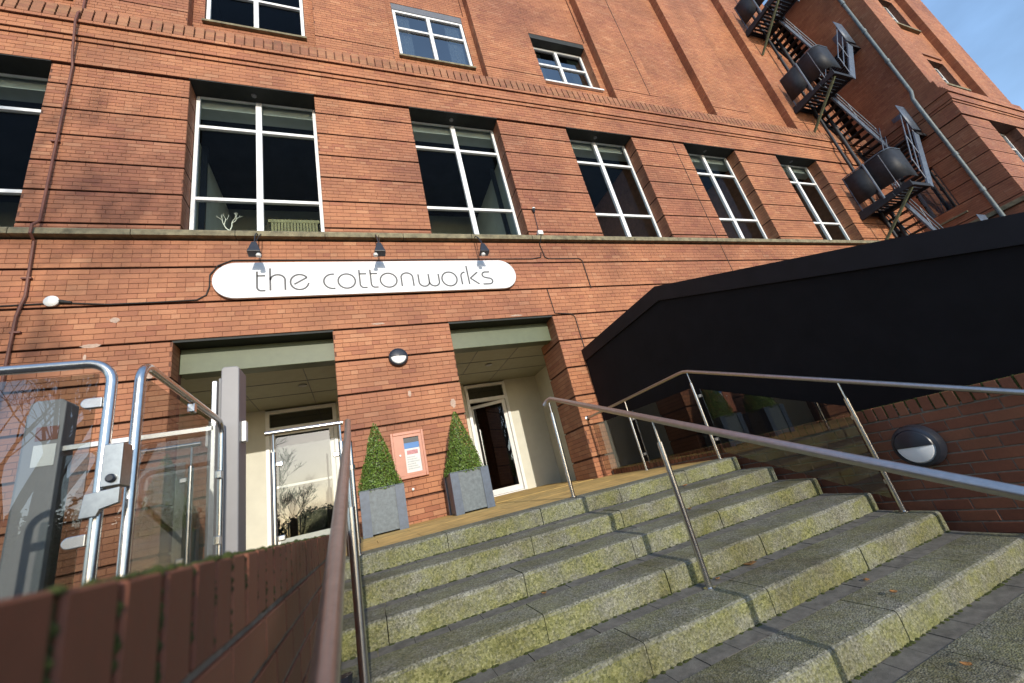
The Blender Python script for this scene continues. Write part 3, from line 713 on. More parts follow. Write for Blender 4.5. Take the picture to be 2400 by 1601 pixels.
# ------------------------------------------------------------------ planters and topiary
def leaves(n, sampler, size, seed, mat, name, parent):
    rg = np.random.RandomState(seed); P = np.array([sampler(rg) for _ in range(n)])
    pos, nor = P[:, :3], P[:, 3:]
    t1 = rg.normal(size=(n, 3)); nn = nor + rg.normal(size=(n, 3)) * 0.65; nn /= np.linalg.norm(nn, axis=1)[:, None]
    t1 -= (t1 * nn).sum(1)[:, None] * nn; t1 /= np.linalg.norm(t1, axis=1)[:, None]; t2 = np.cross(nn, t1)
    s = rg.uniform(0.7, 1.3, n)[:, None] * size
    V = np.stack([pos - t1 * s, pos + t2 * s * 0.55 + nn * s * .12, pos + t1 * s, pos - t2 * s * 0.55 + nn * s * .12], 1).reshape(-1, 3)
    F = np.arange(4 * n).reshape(-1, 4)
    me = bpy.data.meshes.new(name); me.from_pydata(V.tolist(), [], F.tolist())
    o = finish(me, name, mat, parent); o['kind'] = 'stuff'; return o
def planter(x0, lab_p, lab_t, seed):
    s = 0.58; y0, y1 = -0.74, -0.16; zb = -0.022; x1 = x0 + s; zt = zb + 0.585
    t = thing('planter', lab_p, 'planter', ((x0 + x1) / 2, (y0 + y1) / 2, zb), 'square slate planters')
    a = MB(); e = 0.018
    for (xa, ya, xb, yb) in ((x0 + e, y0 + e, x1 - e, y0 + e + 0.02), (x0 + e, y1 - e - 0.02, x1 - e, y1 - e), (x0 + e, y0 + e + 0.02, x0 + e + 0.02, y1 - e - 0.02), (x1 - e - 0.02, y0 + e + 0.02, x1 - e, y1 - e - 0.02)):
        a.box((xa, ya, zb + 0.02), (xb, yb, zt - 0.012))
    a.build('box', 'planter', t)
    for xa in (x0, x1 - 0.12):
        for ya in (y0, y1 - 0.12):
            b = MB(); cx = x0 if xa == x0 else x1; cy = y0 if ya == y0 else y1; sx = 1 if xa == x0 else -1; sy = 1 if ya == y0 else -1
            b.prism([(cx, cy), (cx + sx * 0.12, cy), (cx + sx * 0.12, cy + sy * 0.017), (cx + sx * 0.017, cy + sy * 0.017), (cx + sx * 0.017, cy + sy * 0.12), (cx, cy + sy * 0.12)], 'z', zb, zt - 0.012)
            b.build('corner_rail', 'planter_edge', t)
    r_ = MB(); r_.box((x0, y0, zt - 0.011), (x1, y0 + 0.05, zt)).box((x0, y1 - 0.05, zt - 0.011), (x1, y1, zt)).box((x0, y0 + 0.05, zt - 0.011), (x0 + 0.05, y1 - 0.05, zt)).box((x1 - 0.05, y0 + 0.05, zt - 0.011), (x1, y1 - 0.05, zt))
    r_.build('rim', 'planter', t, bevel=0.004)
    MB().box((x0 + 0.04, y0 + 0.04, zt - 0.06), (x1 - 0.04, y1 - 0.04, zt - 0.04)).build('soil', 'soil', t)
    cx, cy = (x0 + x1) / 2, (y0 + y1) / 2; zb2 = zt - 0.03; h = 0.98
    p = thing('topiary_tree', lab_t, 'topiary', (cx, cy, zt - 0.04), 'clipped cone topiaries')
    MB().tube([(cx, cy, zt - 0.04), (cx, cy, zb2 + h * 0.8)], [0.025, 0.01], 8).build('trunk', 'bark', p)
    def samp(rg):
        u = 1 - math.sqrt(rg.uniform(0, 1)); a = rg.uniform(0, 2 * math.pi); prof = (1 - u) ** 0.84
        lump = 1 + 0.06 * math.sin(3 * a + 9 * u + seed) + 0.04 * math.sin(7 * a - 14 * u)
        d = rg.uniform(0.80, 1.02) if rg.uniform() < 0.85 else rg.uniform(0.4, 0.8)
        sq = 1.0 + 0.10 * (1 - u) * (abs(math.sin(2 * a)))      # slightly square foot
        r = 0.285 * prof * lump * d * sq + 0.012
        return (cx + r * math.cos(a), cy + r * math.sin(a), zb2 + u * h, math.cos(a) * 0.9, math.sin(a) * 0.9, 0.35)
    leaves(9000, samp, 0.0135, seed, 'box_leaf', 'foliage', p)
planter(2.385, 'grey slate square planter left of the notice board', 'clipped green cone bush left of the notice board', 3)
planter(3.615, 'grey slate square planter beside the open doorway right of the notice board', 'clipped green cone bush beside the open doorway right of the notice board', 11)

# ------------------------------------------------------------------ landing and steps
def zl(y):
    return -0.082 + (y + 2.63) * (0.082 / 2.63) if y < 0 else y * 0.031
land = MB(); land.prism([(-2.63, -1.4), (-2.63, zl(-2.63) - 0.03), (0, -0.03), (3.1, zl(3.1) - 0.03), (3.1, -1.4)], 'x', -8.9, 6.69)
land_o = structure(land.build('landing', 'mortar_grey'))
sl = []
for iy in range(10):
    y0 = -2.625 + iy * 0.562; y1 = y0 + 0.556
    if y1 > 3.0: y1 = 2.965
    if y1 - y0 < 0.1: continue
    for ix in range(9):
        x0 = -0.1 + ix * 0.752 + (iy % 2) * 0.37; x1 = min(x0 + 0.746, 6.68)
        if x1 <= x0 + 0.1: continue
        if y0 < 0.0 < y1: spans = [(y0, -0.004), ]
        else: spans = [(y0, y1)]
        for a, b in spans:
            if a >= 0 and not (x0 >= -0.5 and x1 <= 6.9): continue
            d = rng.uniform(-0.0015, 0.0015)
            m = MB(); m.hexa([(x0, a, zl(a) - 0.03), (x1, a, zl(a) - 0.03), (x1, b, zl(b) - 0.03), (x0, b, zl(b) - 0.03), (x0, a, zl(a) + d), (x1, a, zl(a) + d), (x1, b, zl(b) + d), (x0, b, zl(b) + d)])
            m.build('paving_slab', 'landing', land_o)

st = thing('entrance_steps', 'wide flight of algae-stained granite steps rising to the doorways', 'steps', (4.4, -4.6, -1.45))
SX0, SX1 = 2.21, 6.60
YK = lambda k: -2.93 - 0.422 * k
ZK = lambda k: -0.09 - 0.168 * k
NS = 8
joint0 = [0.95, 1.62, 0.30, 1.25, 0.62, 0.05, 1.1, 0.5]
for k in range(NS):
    y0, z0 = YK(k), ZK(k); zb = z0 - 0.166
    cuts = [SX0]; x = SX0 + joint0[k] * 0.9
    while x < SX1 - 0.12:
        if x - cuts[-1] > 0.2: cuts.append(x)
        x += 0.915 + rng.uniform(-0.02, 0.02)
    cuts.append(SX1)
    xr = 0.0
    for a, b in zip(cuts[:-1], cuts[1:]):
        dz = rng.uniform(-0.003, 0.003); dy = rng.uniform(-0.004, 0.004); a += 0.003; b -= 0.003
        m = MB(); yb = y0 + 0.298
        n = max(2, int((b - a) / 0.12)); 
        # subdivided block with a slightly worn nosing
        bm_v = []; prof = [(y0 + dy + 0.004, zb), (y0 + dy, zb + 0.05), (y0 + dy, z0 + dz - 0.022), (y0 + dy + 0.004, z0 + dz - 0.009), (y0 + dy + 0.014, z0 + dz - 0.001), (y0 + dy + 0.03, z0 + dz + 0.001), (yb, z0 + dz + 0.014), (yb, zb)]
        for i in range(n + 1):
            xx = a + (b - a) * i / n
            for j, (py, pz) in enumerate(prof):
                w = rng.uniform(-0.004, 0.003) if 1 < j < 6 and 0 < i < n else 0
                bm_v.append((xx, py + w, pz + w * 0.6))
        np_ = len(prof); F = []
        for i in range(n):
            for j in range(np_):
                q = i * np_ + j; r_ = i * np_ + (j + 1) % np_
                F.append((q, r_, r_ + np_, q + np_))
        F += [tuple(range(np_)), tuple(n * np_ + j for j in reversed(range(np_)))]
        m.add(bm_v, F); o = m.build('step_block', 'stone', st, bevel=0.0)
    if k > 0:   # strip of brick pavers behind the block, at the foot of the riser above
        x = SX0 - 0.07 * k % 0.2; y1 = YK(k - 1) + 0.002
        while x < SX1 - 0.01:
            a, b = max(SX0, x) + 0.002, min(SX1, x + 0.212) - 0.002; x += 0.212
            if b - a < 0.03: continue
            d = rng.uniform(-0.0025, 0.0025)
            m = MB(); za, zb_ = z0 + 0.012 + d, z0 + 0.022 + d; ya = y0 + 0.301
            m.hexa([(a, ya, z0 - 0.06), (b, ya, z0 - 0.06), (b, y1, z0 - 0.06), (a, y1, z0 - 0.06), (a, ya, za), (b, ya, za), (b, y1, zb_), (a, y1, zb_)])
            m.build('paver', 'paver', st)
m = MB()
for k in range(NS): m.box((SX0 + 0.01, YK(k) + 0.02, -1.449), (SX1 - 0.02, YK(k) + 0.41, ZK(k) - 0.167 if k else -0.26))
m.build('base', 'mortar_grey', st)
ms = MB(); rs_ = random.Random(12)
for k in range(NS - 1):
    for _ in range(150):
        x = rs_.uniform(SX0 + 0.02, SX1 - 0.02); r_ = rs_.uniform(0.004, 0.011)
        ms.lathe([(r_ * 1.6, 0), (r_ * 1.1, r_ * 0.55), (0.001, r_ * 0.8)], (x, YK(k) - r_ * 0.3, ZK(k + 1) + 0.021), 'z', 6)
mo = ms.build('moss', 'moss', st, fix=False); mo['kind'] = 'stuff'
# fallen leaves
def fallen_leaf(x, y, z, s, a, label):
    m = MB(); pts = []
    for i in range(7):
        u = i / 6 - 0.5; w = 0.5 * math.sin(math.pi * (i / 6) ** 0.8) * 0.75
        c = 0.35 * abs(u) ** 1.3
        for v in (-w, 0, w): pts.append((u, v, c + 0.5 * abs(v) * 0.7))
    F = []
    for i in range(6):
        for j in range(2): q = i * 3 + j; F.append((q, q + 1, q + 4, q + 3))
    ca, sa = math.cos(a), math.sin(a)
    V = [(x + s * (p[0] * ca - p[1] * sa), y + s * (p[0] * sa + p[1] * ca), z + s * p[2] + 0.002) for p in pts]
    m.add(V, F); o = m.build('fallen_leaf', 'leaf_dead', None, smooth=True)
    md = o.modifiers.new('solid', 'SOLIDIFY'); md.thickness = 0.0008
    tag(o, label, 'leaf', 'fallen leaves on the steps')
for (x, k, f, s, a, lb) in ((5.62, 1, 0.30, 0.085, 0.4, 'upright curled brown leaf on the second granite step from the top'), (5.25, 2, 0.33, 0.06, 1.2, 'small flat brown leaf on the third granite step from the top'),
                        (4.93, 4, 0.37, 0.095, 2.6, 'large curled brown leaf on the fifth step right of the middle post'), (4.6, 4, 0.36, 0.045, 0.2, 'tiny orange leaf close to the middle post on the fifth step'),
                        (5.2, 5, 0.10, 0.055, 1.0, 'brown leaf on the front granite block of the sixth step'), (5.35, 5, 0.33, 0.05, 0.6, 'brown leaf on the grey pavers of the sixth step'),
                        (3.5, 3, 0.36, 0.05, 2.0, 'brown leaf on the fourth granite step from the top'), (4.9, 6, 0.15, 0.05, 1.5, 'brown leaf on the seventh granite step from the top')):
    fallen_leaf(x, YK(k) + f, ZK(k) + 0.02, s, a, lb)

# ------------------------------------------------------------------ low brick walls each side of the steps
def low_wall(name, label, xf, sgn, y0, y1, ztop, thick, course_n, mat_c, ind_y, seed, cop_w=0.072, cop_p=0.084):
    """wall running away from the yard; xf = face beside the steps, sgn = way the face looks"""
    w = thing(name, label, 'wall', (xf - sgn * thick / 2, (y0 + y1) / 2, -1.45))
    xb = xf - sgn * thick; hc = 0.112
    core_ = MB(); core_.box((xf - sgn * 0.008, y0, -1.45), (xb, y1, ztop - hc - 0.004)); core_.box((xf - sgn * 0.006, y0, ztop - hc - 0.003), (xb + sgn * 0.012, y1, ztop - 0.014)); core_.build('core', 'mortar_grey', w)
    n = int((y1 - y0) / cop_p); rr = random.Random(seed); ms = MB()
    for i in range(n):
        yc = y0 + (i + 0.5) * cop_p
        brick_obj((thick + 0.004, cop_w, hc), (xf - sgn * thick / 2 + rr.uniform(-0.0012, 0.0012), yc + rr.uniform(-0.002, 0.002), ztop - hc / 2 + rr.uniform(-0.002, 0.002)), mat_c, w, 'coping_brick', (rr.uniform(-0.008, 0.008), rr.uniform(-0.01, 0.01), rr.uniform(-0.004, 0.004)))
        fr_ = rr.uniform(0.25, 1.0); ms.box((xf - sgn * 0.004, yc + cop_p / 2 - 0.0075, ztop - hc * fr_), (xf - sgn * 0.10, yc + cop_p / 2 + 0.0075, ztop - 0.005))
        # moss bulging from the joint
        yj = yc + cop_p / 2; 
        for q in range(16):
            zz = ztop - hc * rr.random() ** 1.2 * 0.97; r_ = rr.uniform(0.004, 0.0095)
            ms.lathe([(0.001, -r_), (r_ * 0.8, -r_ * 0.55), (r_, 0), (r_ * 0.8, r_ * 0.55), (0.001, r_)], (xf - sgn * 0.006, yj + rr.uniform(-0.003, 0.003), zz), 'x', 7)
        for q in range(14):
            r_ = rr.uniform(0.003, 0.008)
            ms.lathe([(0.001, -r_ * .6), (r_, 0), (r_ * .7, r_ * 0.5), (0.001, r_ * .7)], (xf - sgn * thick * rr.random() * 0.5, yj + rr.uniform(-0.042, 0.042), ztop), 'z', 7)
    mo = ms.build('moss', 'moss', w, fix=False); mo['kind'] = 'stuff'
    rects = courses(y0, y1, ztop - hc - 0.008 - 0.0836 * course_n, ztop - hc - 0.008, course_n, 0, seed=seed, j=0.011)
    near = [r for r in rects if ind_y[0] < (r[0] + r[1]) / 2 < ind_y[1]]; near.sort(key=lambda r: -r[2]); near, far = near[:300 - 0], [r for r in rects if r not in near[:300]]
    for r in near:
        brick_obj((0.05, round((r[1] - r[0]) * 200) / 200, round((r[3] - r[2]) * 1000) / 1000), (xf - sgn * 0.026 + rr.uniform(-0.002, 0.002), (r[0] + r[1]) / 2, (r[2] + r[3]) / 2), 'brick_wall', w, 'brick', (0, 0, rr.uniform(-0.006, 0.006)))
    if far:
        B = Bricks(); B.lay(far, (xf, 0, 0), (0, 1, 0), (0, 0, 1), (sgn, 0, 0), seed=seed); B.build('bricks', 'brick_wall', w)
    return w
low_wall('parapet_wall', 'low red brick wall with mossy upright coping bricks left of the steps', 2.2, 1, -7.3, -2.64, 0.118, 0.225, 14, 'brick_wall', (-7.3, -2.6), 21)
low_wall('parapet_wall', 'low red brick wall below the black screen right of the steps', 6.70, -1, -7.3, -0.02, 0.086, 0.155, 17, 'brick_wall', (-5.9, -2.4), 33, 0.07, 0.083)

# black timber screen above the right wall
sc = thing('screen_fence', 'tall black screen with a sloping top edge right of the steps', 'screen', (6.92, -3, 0.09))
m = MB(); m.prism([(-0.01, 0.087), (-0.01, 2.30), (-2.47, 2.35), (-7.3, 0.36), (-7.3, -1.4), (-6.6, -1.4), (-6.6, 0.087)], 'x', 6.862, 6.96); m.build('panel', 'black', sc)
m = MB(); m.prism([(-0.012, 2.22), (-0.012, 2.46), (-2.47, 2.52), (-7.3, 0.53), (-7.3, 0.29), (-2.45, 2.29)], 'x', 6.83, 6.99); m.build('fascia_board', 'fascia', sc)
m = MB(); m.box((6.96, -0.3, 0.0), (9.4, -0.01, 2.3)).box((9.3, -7.2, -1.4), (9.4, -0.3, 0.3)); m.build('return_panel', 'black', sc)

# ------------------------------------------------------------------ handrails
def rail_z(y, ytop, ztop, slope): return ztop + (y - ytop) * slope
def post(m, x, y, z0, z1, r=0.021):
    m.tube([(x, y, z0), (x, y, z1 - 0.16)], r, 12); m.tube([(x, y, z1 - 0.165), (x, y, z1)], r * 0.42, 8)
    m.lathe([(r * 1.9, 0.0), (r * 1.9, 0.008), (r, 0.012)], (x, y, z0), 'z', 16)
# centre handrail
hr = thing('handrail', 'stainless handrail on two posts down the middle of the steps', 'handrail', (4.45, -4.3, -0.76))
SL = 0.388
pts = [(4.40, -2.70, 0.925), (4.43, -2.73, 0.965), (4.45, -2.80, 0.972)] + [(4.45, y, rail_z(y, -2.83, 0.965, SL)) for y in (-3.2, -4.2, -5.2, -6.35)]
MB().tube(pts, 0.0245, 16).build('rail', 'steel_sat', hr, smooth=True)
for (y, zb) in ((-2.74, -0.078), (-4.33, ZK(4) + 0.012), (-6.05, ZK(7) + 0.01)):
    m = MB(); post(m, 4.45, y, zb, rail_z(y, -2.83, 0.965, SL) - 0.015); m.build('post', 'steel', hr, smooth=True)
# left handrail
hl = thing('handrail', 'stainless handrail descending beside the mossy coping wall', 'handrail', (2.33, -4.3, -0.76))
pts = [(2.345, -2.83, 1.045)] + [(2.345 - 0.011 * i, y, rail_z(y, -2.83, 1.045, 0.366)) for i, y in enumerate((-3.6, -4.4, -5.2, -6.0, -6.42))]
MB().tube(pts, 0.0245, 16).build('rail', 'steel_sat', hl, smooth=True)
for (y, zb) in ((-2.87, -0.088), (-4.62, ZK(5) + 0.27 - 0.168 * 0.6), ):
    m = MB(); post(m, 2.345, y, ZK(4) + 0.0 if y < -4 else zb, rail_z(y, -2.83, 1.045, 0.366) - 0.015); m.build('post', 'steel', hl, smooth=True)
for zz in (0.02, 0.62): MB().lathe([(0.03, -0.02), (0.03, 0.02)], (2.345, -2.87, zz), 'z', 10).build('glass_clamp', 'steel', hl)

# right balustrade
rb = thing('balustrade', 'stainless balustrade with glass panels beside the black screen', 'balustrade', (6.52, -2.7, -0.1))
XR = 6.525; SR = 0.408
pts = [(XR, -0.02, 1.085), (XR, -1.3, 1.085), (XR, -2.62, 1.085), (XR, -2.70, 1.08), (XR, -2.78, 1.058)] + [(XR, y, rail_z(y, -2.72, 1.085, SR)) for y in (-3.5, -4.5, -5.5, -6.4)]
MB().tube(pts, 0.0225, 14).build('rail', 'steel_sat', rb, smooth=True)
MB().lathe([(0.045, -0.001), (0.045, -0.012), (0.025, -0.02)], (XR, 0, 1.085), 'y', 18).build('wall_flange', 'steel', rb)
posts = ((-1.28, zl(-1.28)), (-2.76, -0.085), (-4.42, ZK(4) + 0.013), (-6.1, ZK(8) + 0.013))
for (y, zb) in posts:
    zt = 1.075 if y > -2.7 else rail_z(y, -2.72, 1.085, SR) - 0.01
    m = MB(); post(m, XR, y, zb, zt, 0.0205); m.build('post', 'steel', rb, smooth=True)
    for dz in (0.24, 0.80):
        for s_ in ((-1, 1) if y > -4 else (1,)):
            MB().box((XR + 0.018, y + s_ * 0.03 - 0.02, zb + dz - 0.02), (XR + 0.062, y + s_ * 0.03 + 0.02, zb + dz + 0.02)).build('glass_clamp', 'steel_sat', rb, bevel=0.006)
XG = XR + 0.045
for (ya, za, yb, zb, top) in ((-0.06, 0.0, -1.22, -0.04, 0.93), (-1.34, -0.04, -2.70, -0.08, 0.93), (-2.82, -0.10, -4.36, -0.74, 0.90)):
    MB().prism([(ya, za + 0.09), (yb, zb + 0.09), (yb, zb + top), (ya, za + top)], 'x', XG - 0.005, XG + 0.005).build('glass_panel', 'glass_rail', rb)

# guard over the lift pit at the landing edge
gr_ = thing('balustrade', 'short stainless guard rail with a glass panel on the landing left of the steps', 'balustrade', (2.0, -2.92, -0.09))
MB().tube([(1.66, -2.72, 1.065), (2.30, -2.72, 1.065)], 0.021, 12).build('rail', 'steel', gr_, smooth=True)
for xx in (1.72, 2.27):
    m = MB(); post(m, xx, -2.72, -0.4, 1.05); m.build('post', 'steel', gr_, smooth=True)
    s_ = 1 if xx < 2 else -1
    for zz in (0.16, 0.76): MB().box((xx + s_ * 0.02, -2.735, zz), (xx + s_ * 0.075, -2.70, zz + 0.045)).build('glass_clamp', 'steel', gr_, bevel=0.008)
MB().box((1.76, -2.725, 0.05), (2.235, -2.715, 0.93)).build('glass_panel', 'glass_rail', gr_)

# ------------------------------------------------------------------ platform lift: gate, return panel, columns
def tube_loop(a, b, z0, z1, fixed, axis, r, rc=0.10, n=7):
    pts = []
    for (cu, cz, s0) in ((b - rc, z1 - rc, 90), (b - rc, z0 + rc, 0), (a + rc, z0 + rc, -90), (a + rc, z1 - rc, -180)):
        for i in range(n + 1):
            t_ = R(s0 - 90 * i / n); pts.append((cu + rc * math.cos(t_), cz + rc * math.sin(t_)))
    pts.append(pts[0]); pts.append(pts[1])
    return MB().tube([(p[0], fixed, p[1]) if axis == 'x' else (fixed, p[0], p[1]) for p in pts], r, 14, cap=False)
gt = thing('lift_gate', 'stainless tube framed glass gate with a latch plate behind the mossy wall', 'gate', (0.9, -4.5, -1.45))
tube_loop(0.36, 1.345, -1.25, 1.115, -4.5, 'x', 0.022).build('frame', 'steel', gt, smooth=True)
MB().box((0.41, -4.505, -1.18), (1.295, -4.495, 1.06)).build('glass_panel', 'glass_rail', gt)
for zz in (0.32, 0.915, -0.9):
    for s_ in (1, -1):
        x_ = 1.325 if s_ > 0 else 0.38
        c = MB(); c.prism(arc((x_ - s_ * 0.055, zz), 0.024, R(90 if s_ > 0 else -90), R(270 if s_ > 0 else 90), 10) + [(x_ - s_ * 0.003, zz - 0.024 * s_), (x_ - s_ * 0.003, zz + 0.024 * s_)], 'y', -4.513, -4.487)
        c.build('glass_clamp', 'steel', gt, bevel=0.003)
l_ = MB(); l_.box((1.368, -4.56, 0.515), (1.438, -4.47, 0.70)); lo = l_.build('latch_box', 'steel_dark', gt, bevel=0.004)
MB().lathe([(0.018, -4.56), (0.018, -4.572), (0.012, -4.578)], (1.408, 0, 0.548), 'y', 16).build('key_cylinder', 'lamp_black', lo)
MB().prism([(1.32, 0.40), (1.375, 0.40), (1.385, 0.425), (1.445, 0.44), (1.445, 0.505), (1.33, 0.495)], 'y', -4.575, -4.55).build('latch_keeper', 'steel_dark', gt, bevel=0.002)
rp_ = thing('lift_side_panel', 'stainless tube framed glass side panel running back from the lift gate', 'glass panel', (1.42, -3.8, -1.45))
tube_loop(-4.42, -3.06, -1.25, 1.135, 1.42, 'y', 0.022).build('frame', 'steel', rp_, smooth=True)
MB().box((1.415, -4.36, -1.18), (1.425, -3.12, 1.07)).build('glass_panel', 'glass_rail', rp_)
for (yy, zz) in ((-3.7, 1.08), (-3.10, 0.72), (-3.10, 0.26)):
    MB().box((1.40, yy - 0.025, zz - 0.03), (1.44, yy + 0.025, zz + 0.03)).build('glass_clamp', 'steel', rp_, bevel=0.006)
# back guard of the lift
bg_ = thing('lift_back_guard', 'grey bar and glass guard between the two grey lift columns', 'guard', (0.9, -3.0, -1.45))
MB().box((0.44, -3.03, 1.085), (1.36, -2.99, 1.125)).build('top_bar', 'steel_sat', bg_, bevel=0.004)
MB().box((0.44, -3.015, -1.2), (1.36, -3.005, 1.05)).build('glass_panel', 'glass_rail', bg_)
def column(label, x0, x1, y0, y1, z1, lab):
    t = thing('lift_column', label, 'column', ((x0 + x1) / 2, (y0 + y1) / 2, -1.45), 'grey lift columns')
    c = (x0 + x1) / 2; rr = (x1 - x0) / 2
    MB().prism([(x0, -1.45), (x1, -1.45), (x1, z1 - rr * 0.25), (x1 - rr * 0.3, z1), (x0 + rr * 0.3, z1), (x0, z1 - rr * 0.25)], 'y', y0, y1).build('mast', 'grey_paint', t, bevel=0.008)
    MB().box((x0 - 0.022, y0 + 0.03, -1.45), (x0 - 0.002, y1 - 0.02, z1 - 0.09)).build('guide_rail', 'grey_dark', t)
    if lab:
        MB().box((x0 + 0.06, y0 - 0.004, 1.17), (x1 - 0.02, y0 - 0.001, 1.27)).build('warning_label', 'conduit', t)
        MB().box((x0 + 0.06, y0 - 0.004, 0.99), (x1 - 0.02, y0 - 0.001, 1.14)).build('notice_label', 'paper', t)
    return t
column('grey lift column with red and white stickers seen through the glass gate', 0.26, 0.46, -3.06, -2.9, 1.47, True)
t = column('taller grey lift column standing before the left doorway', 1.40, 1.53, -3.02, -2.78, 1.62, False)
MB().box((1.34, -3.03, -1.45), (1.375, -2.93, 1.5)).build('side_channel', 'steel_sat', t, bevel=0.006)
MB().box((1.532, -2.95, 0.98), (1.565, -2.88, 1.15)).build('call_button', 'white_plastic', t, bevel=0.004)
t2 = thing('handrail', 'stainless rail and post at the far side of the lift left of the gate', 'handrail', (0.1, -3.3, -1.45))
MB().tube([(-1.2, -3.3, 0.72), (0.12, -3.3, 0.78)], 0.02, 10).tube([(-1.2, -3.25, 1.15), (0.10, -3.25, 1.08), (0.2, -3.2, 0.95)], 0.02, 10).build('rail', 'steel_sat', t2, smooth=True)
MB().tube([(0.155, -3.3, -1.45), (0.155, -3.3, 0.85)], 0.021, 12).build('post', 'steel', t2, smooth=True)
for zz in (0.25, 0.65): MB().lathe([(0.03, -0.03), (0.035, 0.0), (0.03, 0.03)], (0.12, -3.3, zz), 'x', 12).build('glass_clamp', 'steel_sat', t2)

# bag left between the wall and the handrail
bgm = MB(); rb_ = random.Random(4); n1, n2 = 14, 10
for i in range(n2 + 1):
    th = math.pi * i / n2
    for j in range(n1):
        a = 2 * math.pi * j / n1; r_ = 1 + rb_.uniform(-0.16, 0.16)
        bgm.v.append((2.268 + 0.05 * math.sin(th) * math.cos(a) * r_, -4.55 + 0.10 * math.sin(th) * math.sin(a) * r_, ZK(4) + 0.135 + 0.115 * math.cos(th) * (r_ * 0.3 + 0.7)))
for i in range(n2):
    for j in range(n1): q = i * n1 + j; r_ = i * n1 + (j + 1) % n1; bgm.f.append((q, r_, r_ + n1, q + n1))
t = thing('carrier_bag', 'crumpled dark plastic bag left between the handrail and the low wall', 'bag', (2.268, -4.55, ZK(4) + 0.02))
bgm.build('bag', 'bag_black', t)
MB().tube([(2.27, -4.55, ZK(4) + 0.24), (2.265, -4.55, ZK(4) + 0.31)], [0.02, 0.035], 7).build('tied_neck', 'bag_black', t)

# ------------------------------------------------------------------ wing of the mill at the right
wing = thing('mill_wing', 'red brick wing projecting forward at the right with drainpipe and fire escape', 'building', (27, 2, 0))
wc = MB(); WB = Bricks(); WX, WY, WR = 23.2, -2.57, 30.3
def wfront(x0, x1, z0, z1, y, rows, he=6):
    seed[0] += 1; wc.box((x0, y + 0.006, z0), (x1, y + 0.35, z1))
    WB.lay(courses(x0, x1, z0, z1, rows, he, seed=seed[0]), (0, y, 0), (1, 0, 0), (0, 0, 1), (0, -1, 0), seed=seed[0])
def wside(y0, y1, z0, z1, x, rows, he=6):
    seed[0] += 1; wc.box((x, y0 + 0.36, z0), (x + 0.3, y1, z1))
    WB.lay(courses(y0 + 0.004, y1, z0, z1, rows, he, seed=seed[0]), (x - 0.003, 0, 0), (0, 1, 0), (0, 0, 1), (-1, 0, 0), d=0.0025, seed=seed[0], chamfer=0.001, jit=0.0006)
zs = [-1.4, -0.2] + Z0S[1:] + [3.95, 4.60, 5.13, 5.27] + Z1S[1:]
for a, b in zip(zs[:-1], zs[1:]):
    rows = max(1, round((b - a - GR) / 0.08))
    if a >= 5.2:
        for x0, x1 in ((WX, 25.2), (27.4, WR)): wfront(x0, x1, a, b - GR, WY, rows)
    else: wfront(WX, WR, a, b - GR, WY, rows)
    if a >= 5.7 and b < 8.2:
        wside(WY, -1.20, a, b - GR, WX, rows); wside(-0.38, 0, a, b - GR, WX, rows)
    else: wside(WY, 0, a, b - GR, WX, rows)
    wc.box((WX + 0.03, WY + 0.035, b - GR), (WR - 0.03, WY + 0.34, b)) if a < 5.2 else [wc.box((x0 + 0.03, WY + 0.035, b - GR), (x1 - 0.03, WY + 0.34, b)) for x0, x1 in ((WX, 25.2), (27.4, WR))]
    wc.box((WX + 0.035, WY + 0.36, b - GR), (WX + 0.3, 0, b)) if not (a >= 5.7 and b < 8.2) else [wc.box((WX + 0.035, y0, b - GR), (WX + 0.3, y1, b)) for y0, y1 in ((WY + 0.36, -1.2), (-0.38, 0))]
for a, b, d, rows in ((8.88, 9.44, 0.04, 6), (9.44, 9.54, 0.07, 1), (9.54, 9.84, 0.105, 3), (9.84, 9.92, 0.15, 1), (9.92, 10.02, 0.12, 1), (10.02, 10.12, 0.08, 1), (10.12, 10.22, 0.04, 1), (10.22, 10.6, -0.03, 4)):
    wfront(WX - d, WR + d, a + 0.002, b, WY - d, rows, 0); wside(WY - d, 0, a + 0.002, b, WX - d, rows, 0)
ux, uy, ur = WX + 0.10, WY + 0.12, 30.1
# upper wing wall with one sunk bay
bx0, bx1 = 24.75, 28.0
wside(uy, 0, 10.6, ZT, ux, 112)
wfront(ux, bx0, 10.6, ZT, uy, 112); wfront(bx1, ur, 10.6, ZT, uy, 112)
wins = [(11.25, 13.0), (15.0, 17.2)]
zz = [10.6, 11.25, 13.0, 15.0, 17.2, ZT]
for i in range(5):
    rows = round((zz[i + 1] - zz[i]) / 0.0836)
    if i in (1, 3):
        wfront(bx0, 24.98, zz[i], zz[i + 1], uy + 0.25, rows); wfront(27.35, bx1, zz[i], zz[i + 1], uy + 0.25, rows)
    else: wfront(bx0, bx1, zz[i], zz[i + 1], uy + 0.25, rows)
seed[0] += 1
WB.lay(courses(uy + 0.004, uy + 0.25, 10.9, ZT, 109, 0, seed=seed[0]), (bx1 - 0.007, 0, 0), (0, 1, 0), (0, 0, 1), (-1, 0, 0), seed=seed[0])
wc.box((WX + 0.3, 0.0, ZT - 0.3), (ur, 3, ZT)); wc.box((ur - 0.3, uy + 0.36, -1.4), (ur - 0.002, 3, ZT - 0.3)); wc.box((ux + 0.3, uy + 0.4, ZT - 0.3), (ur, 0, ZT - 0.002))
wc.build('wall', 'mortar', wing, fix=False); WB.build('bricks', 'brick', wing)
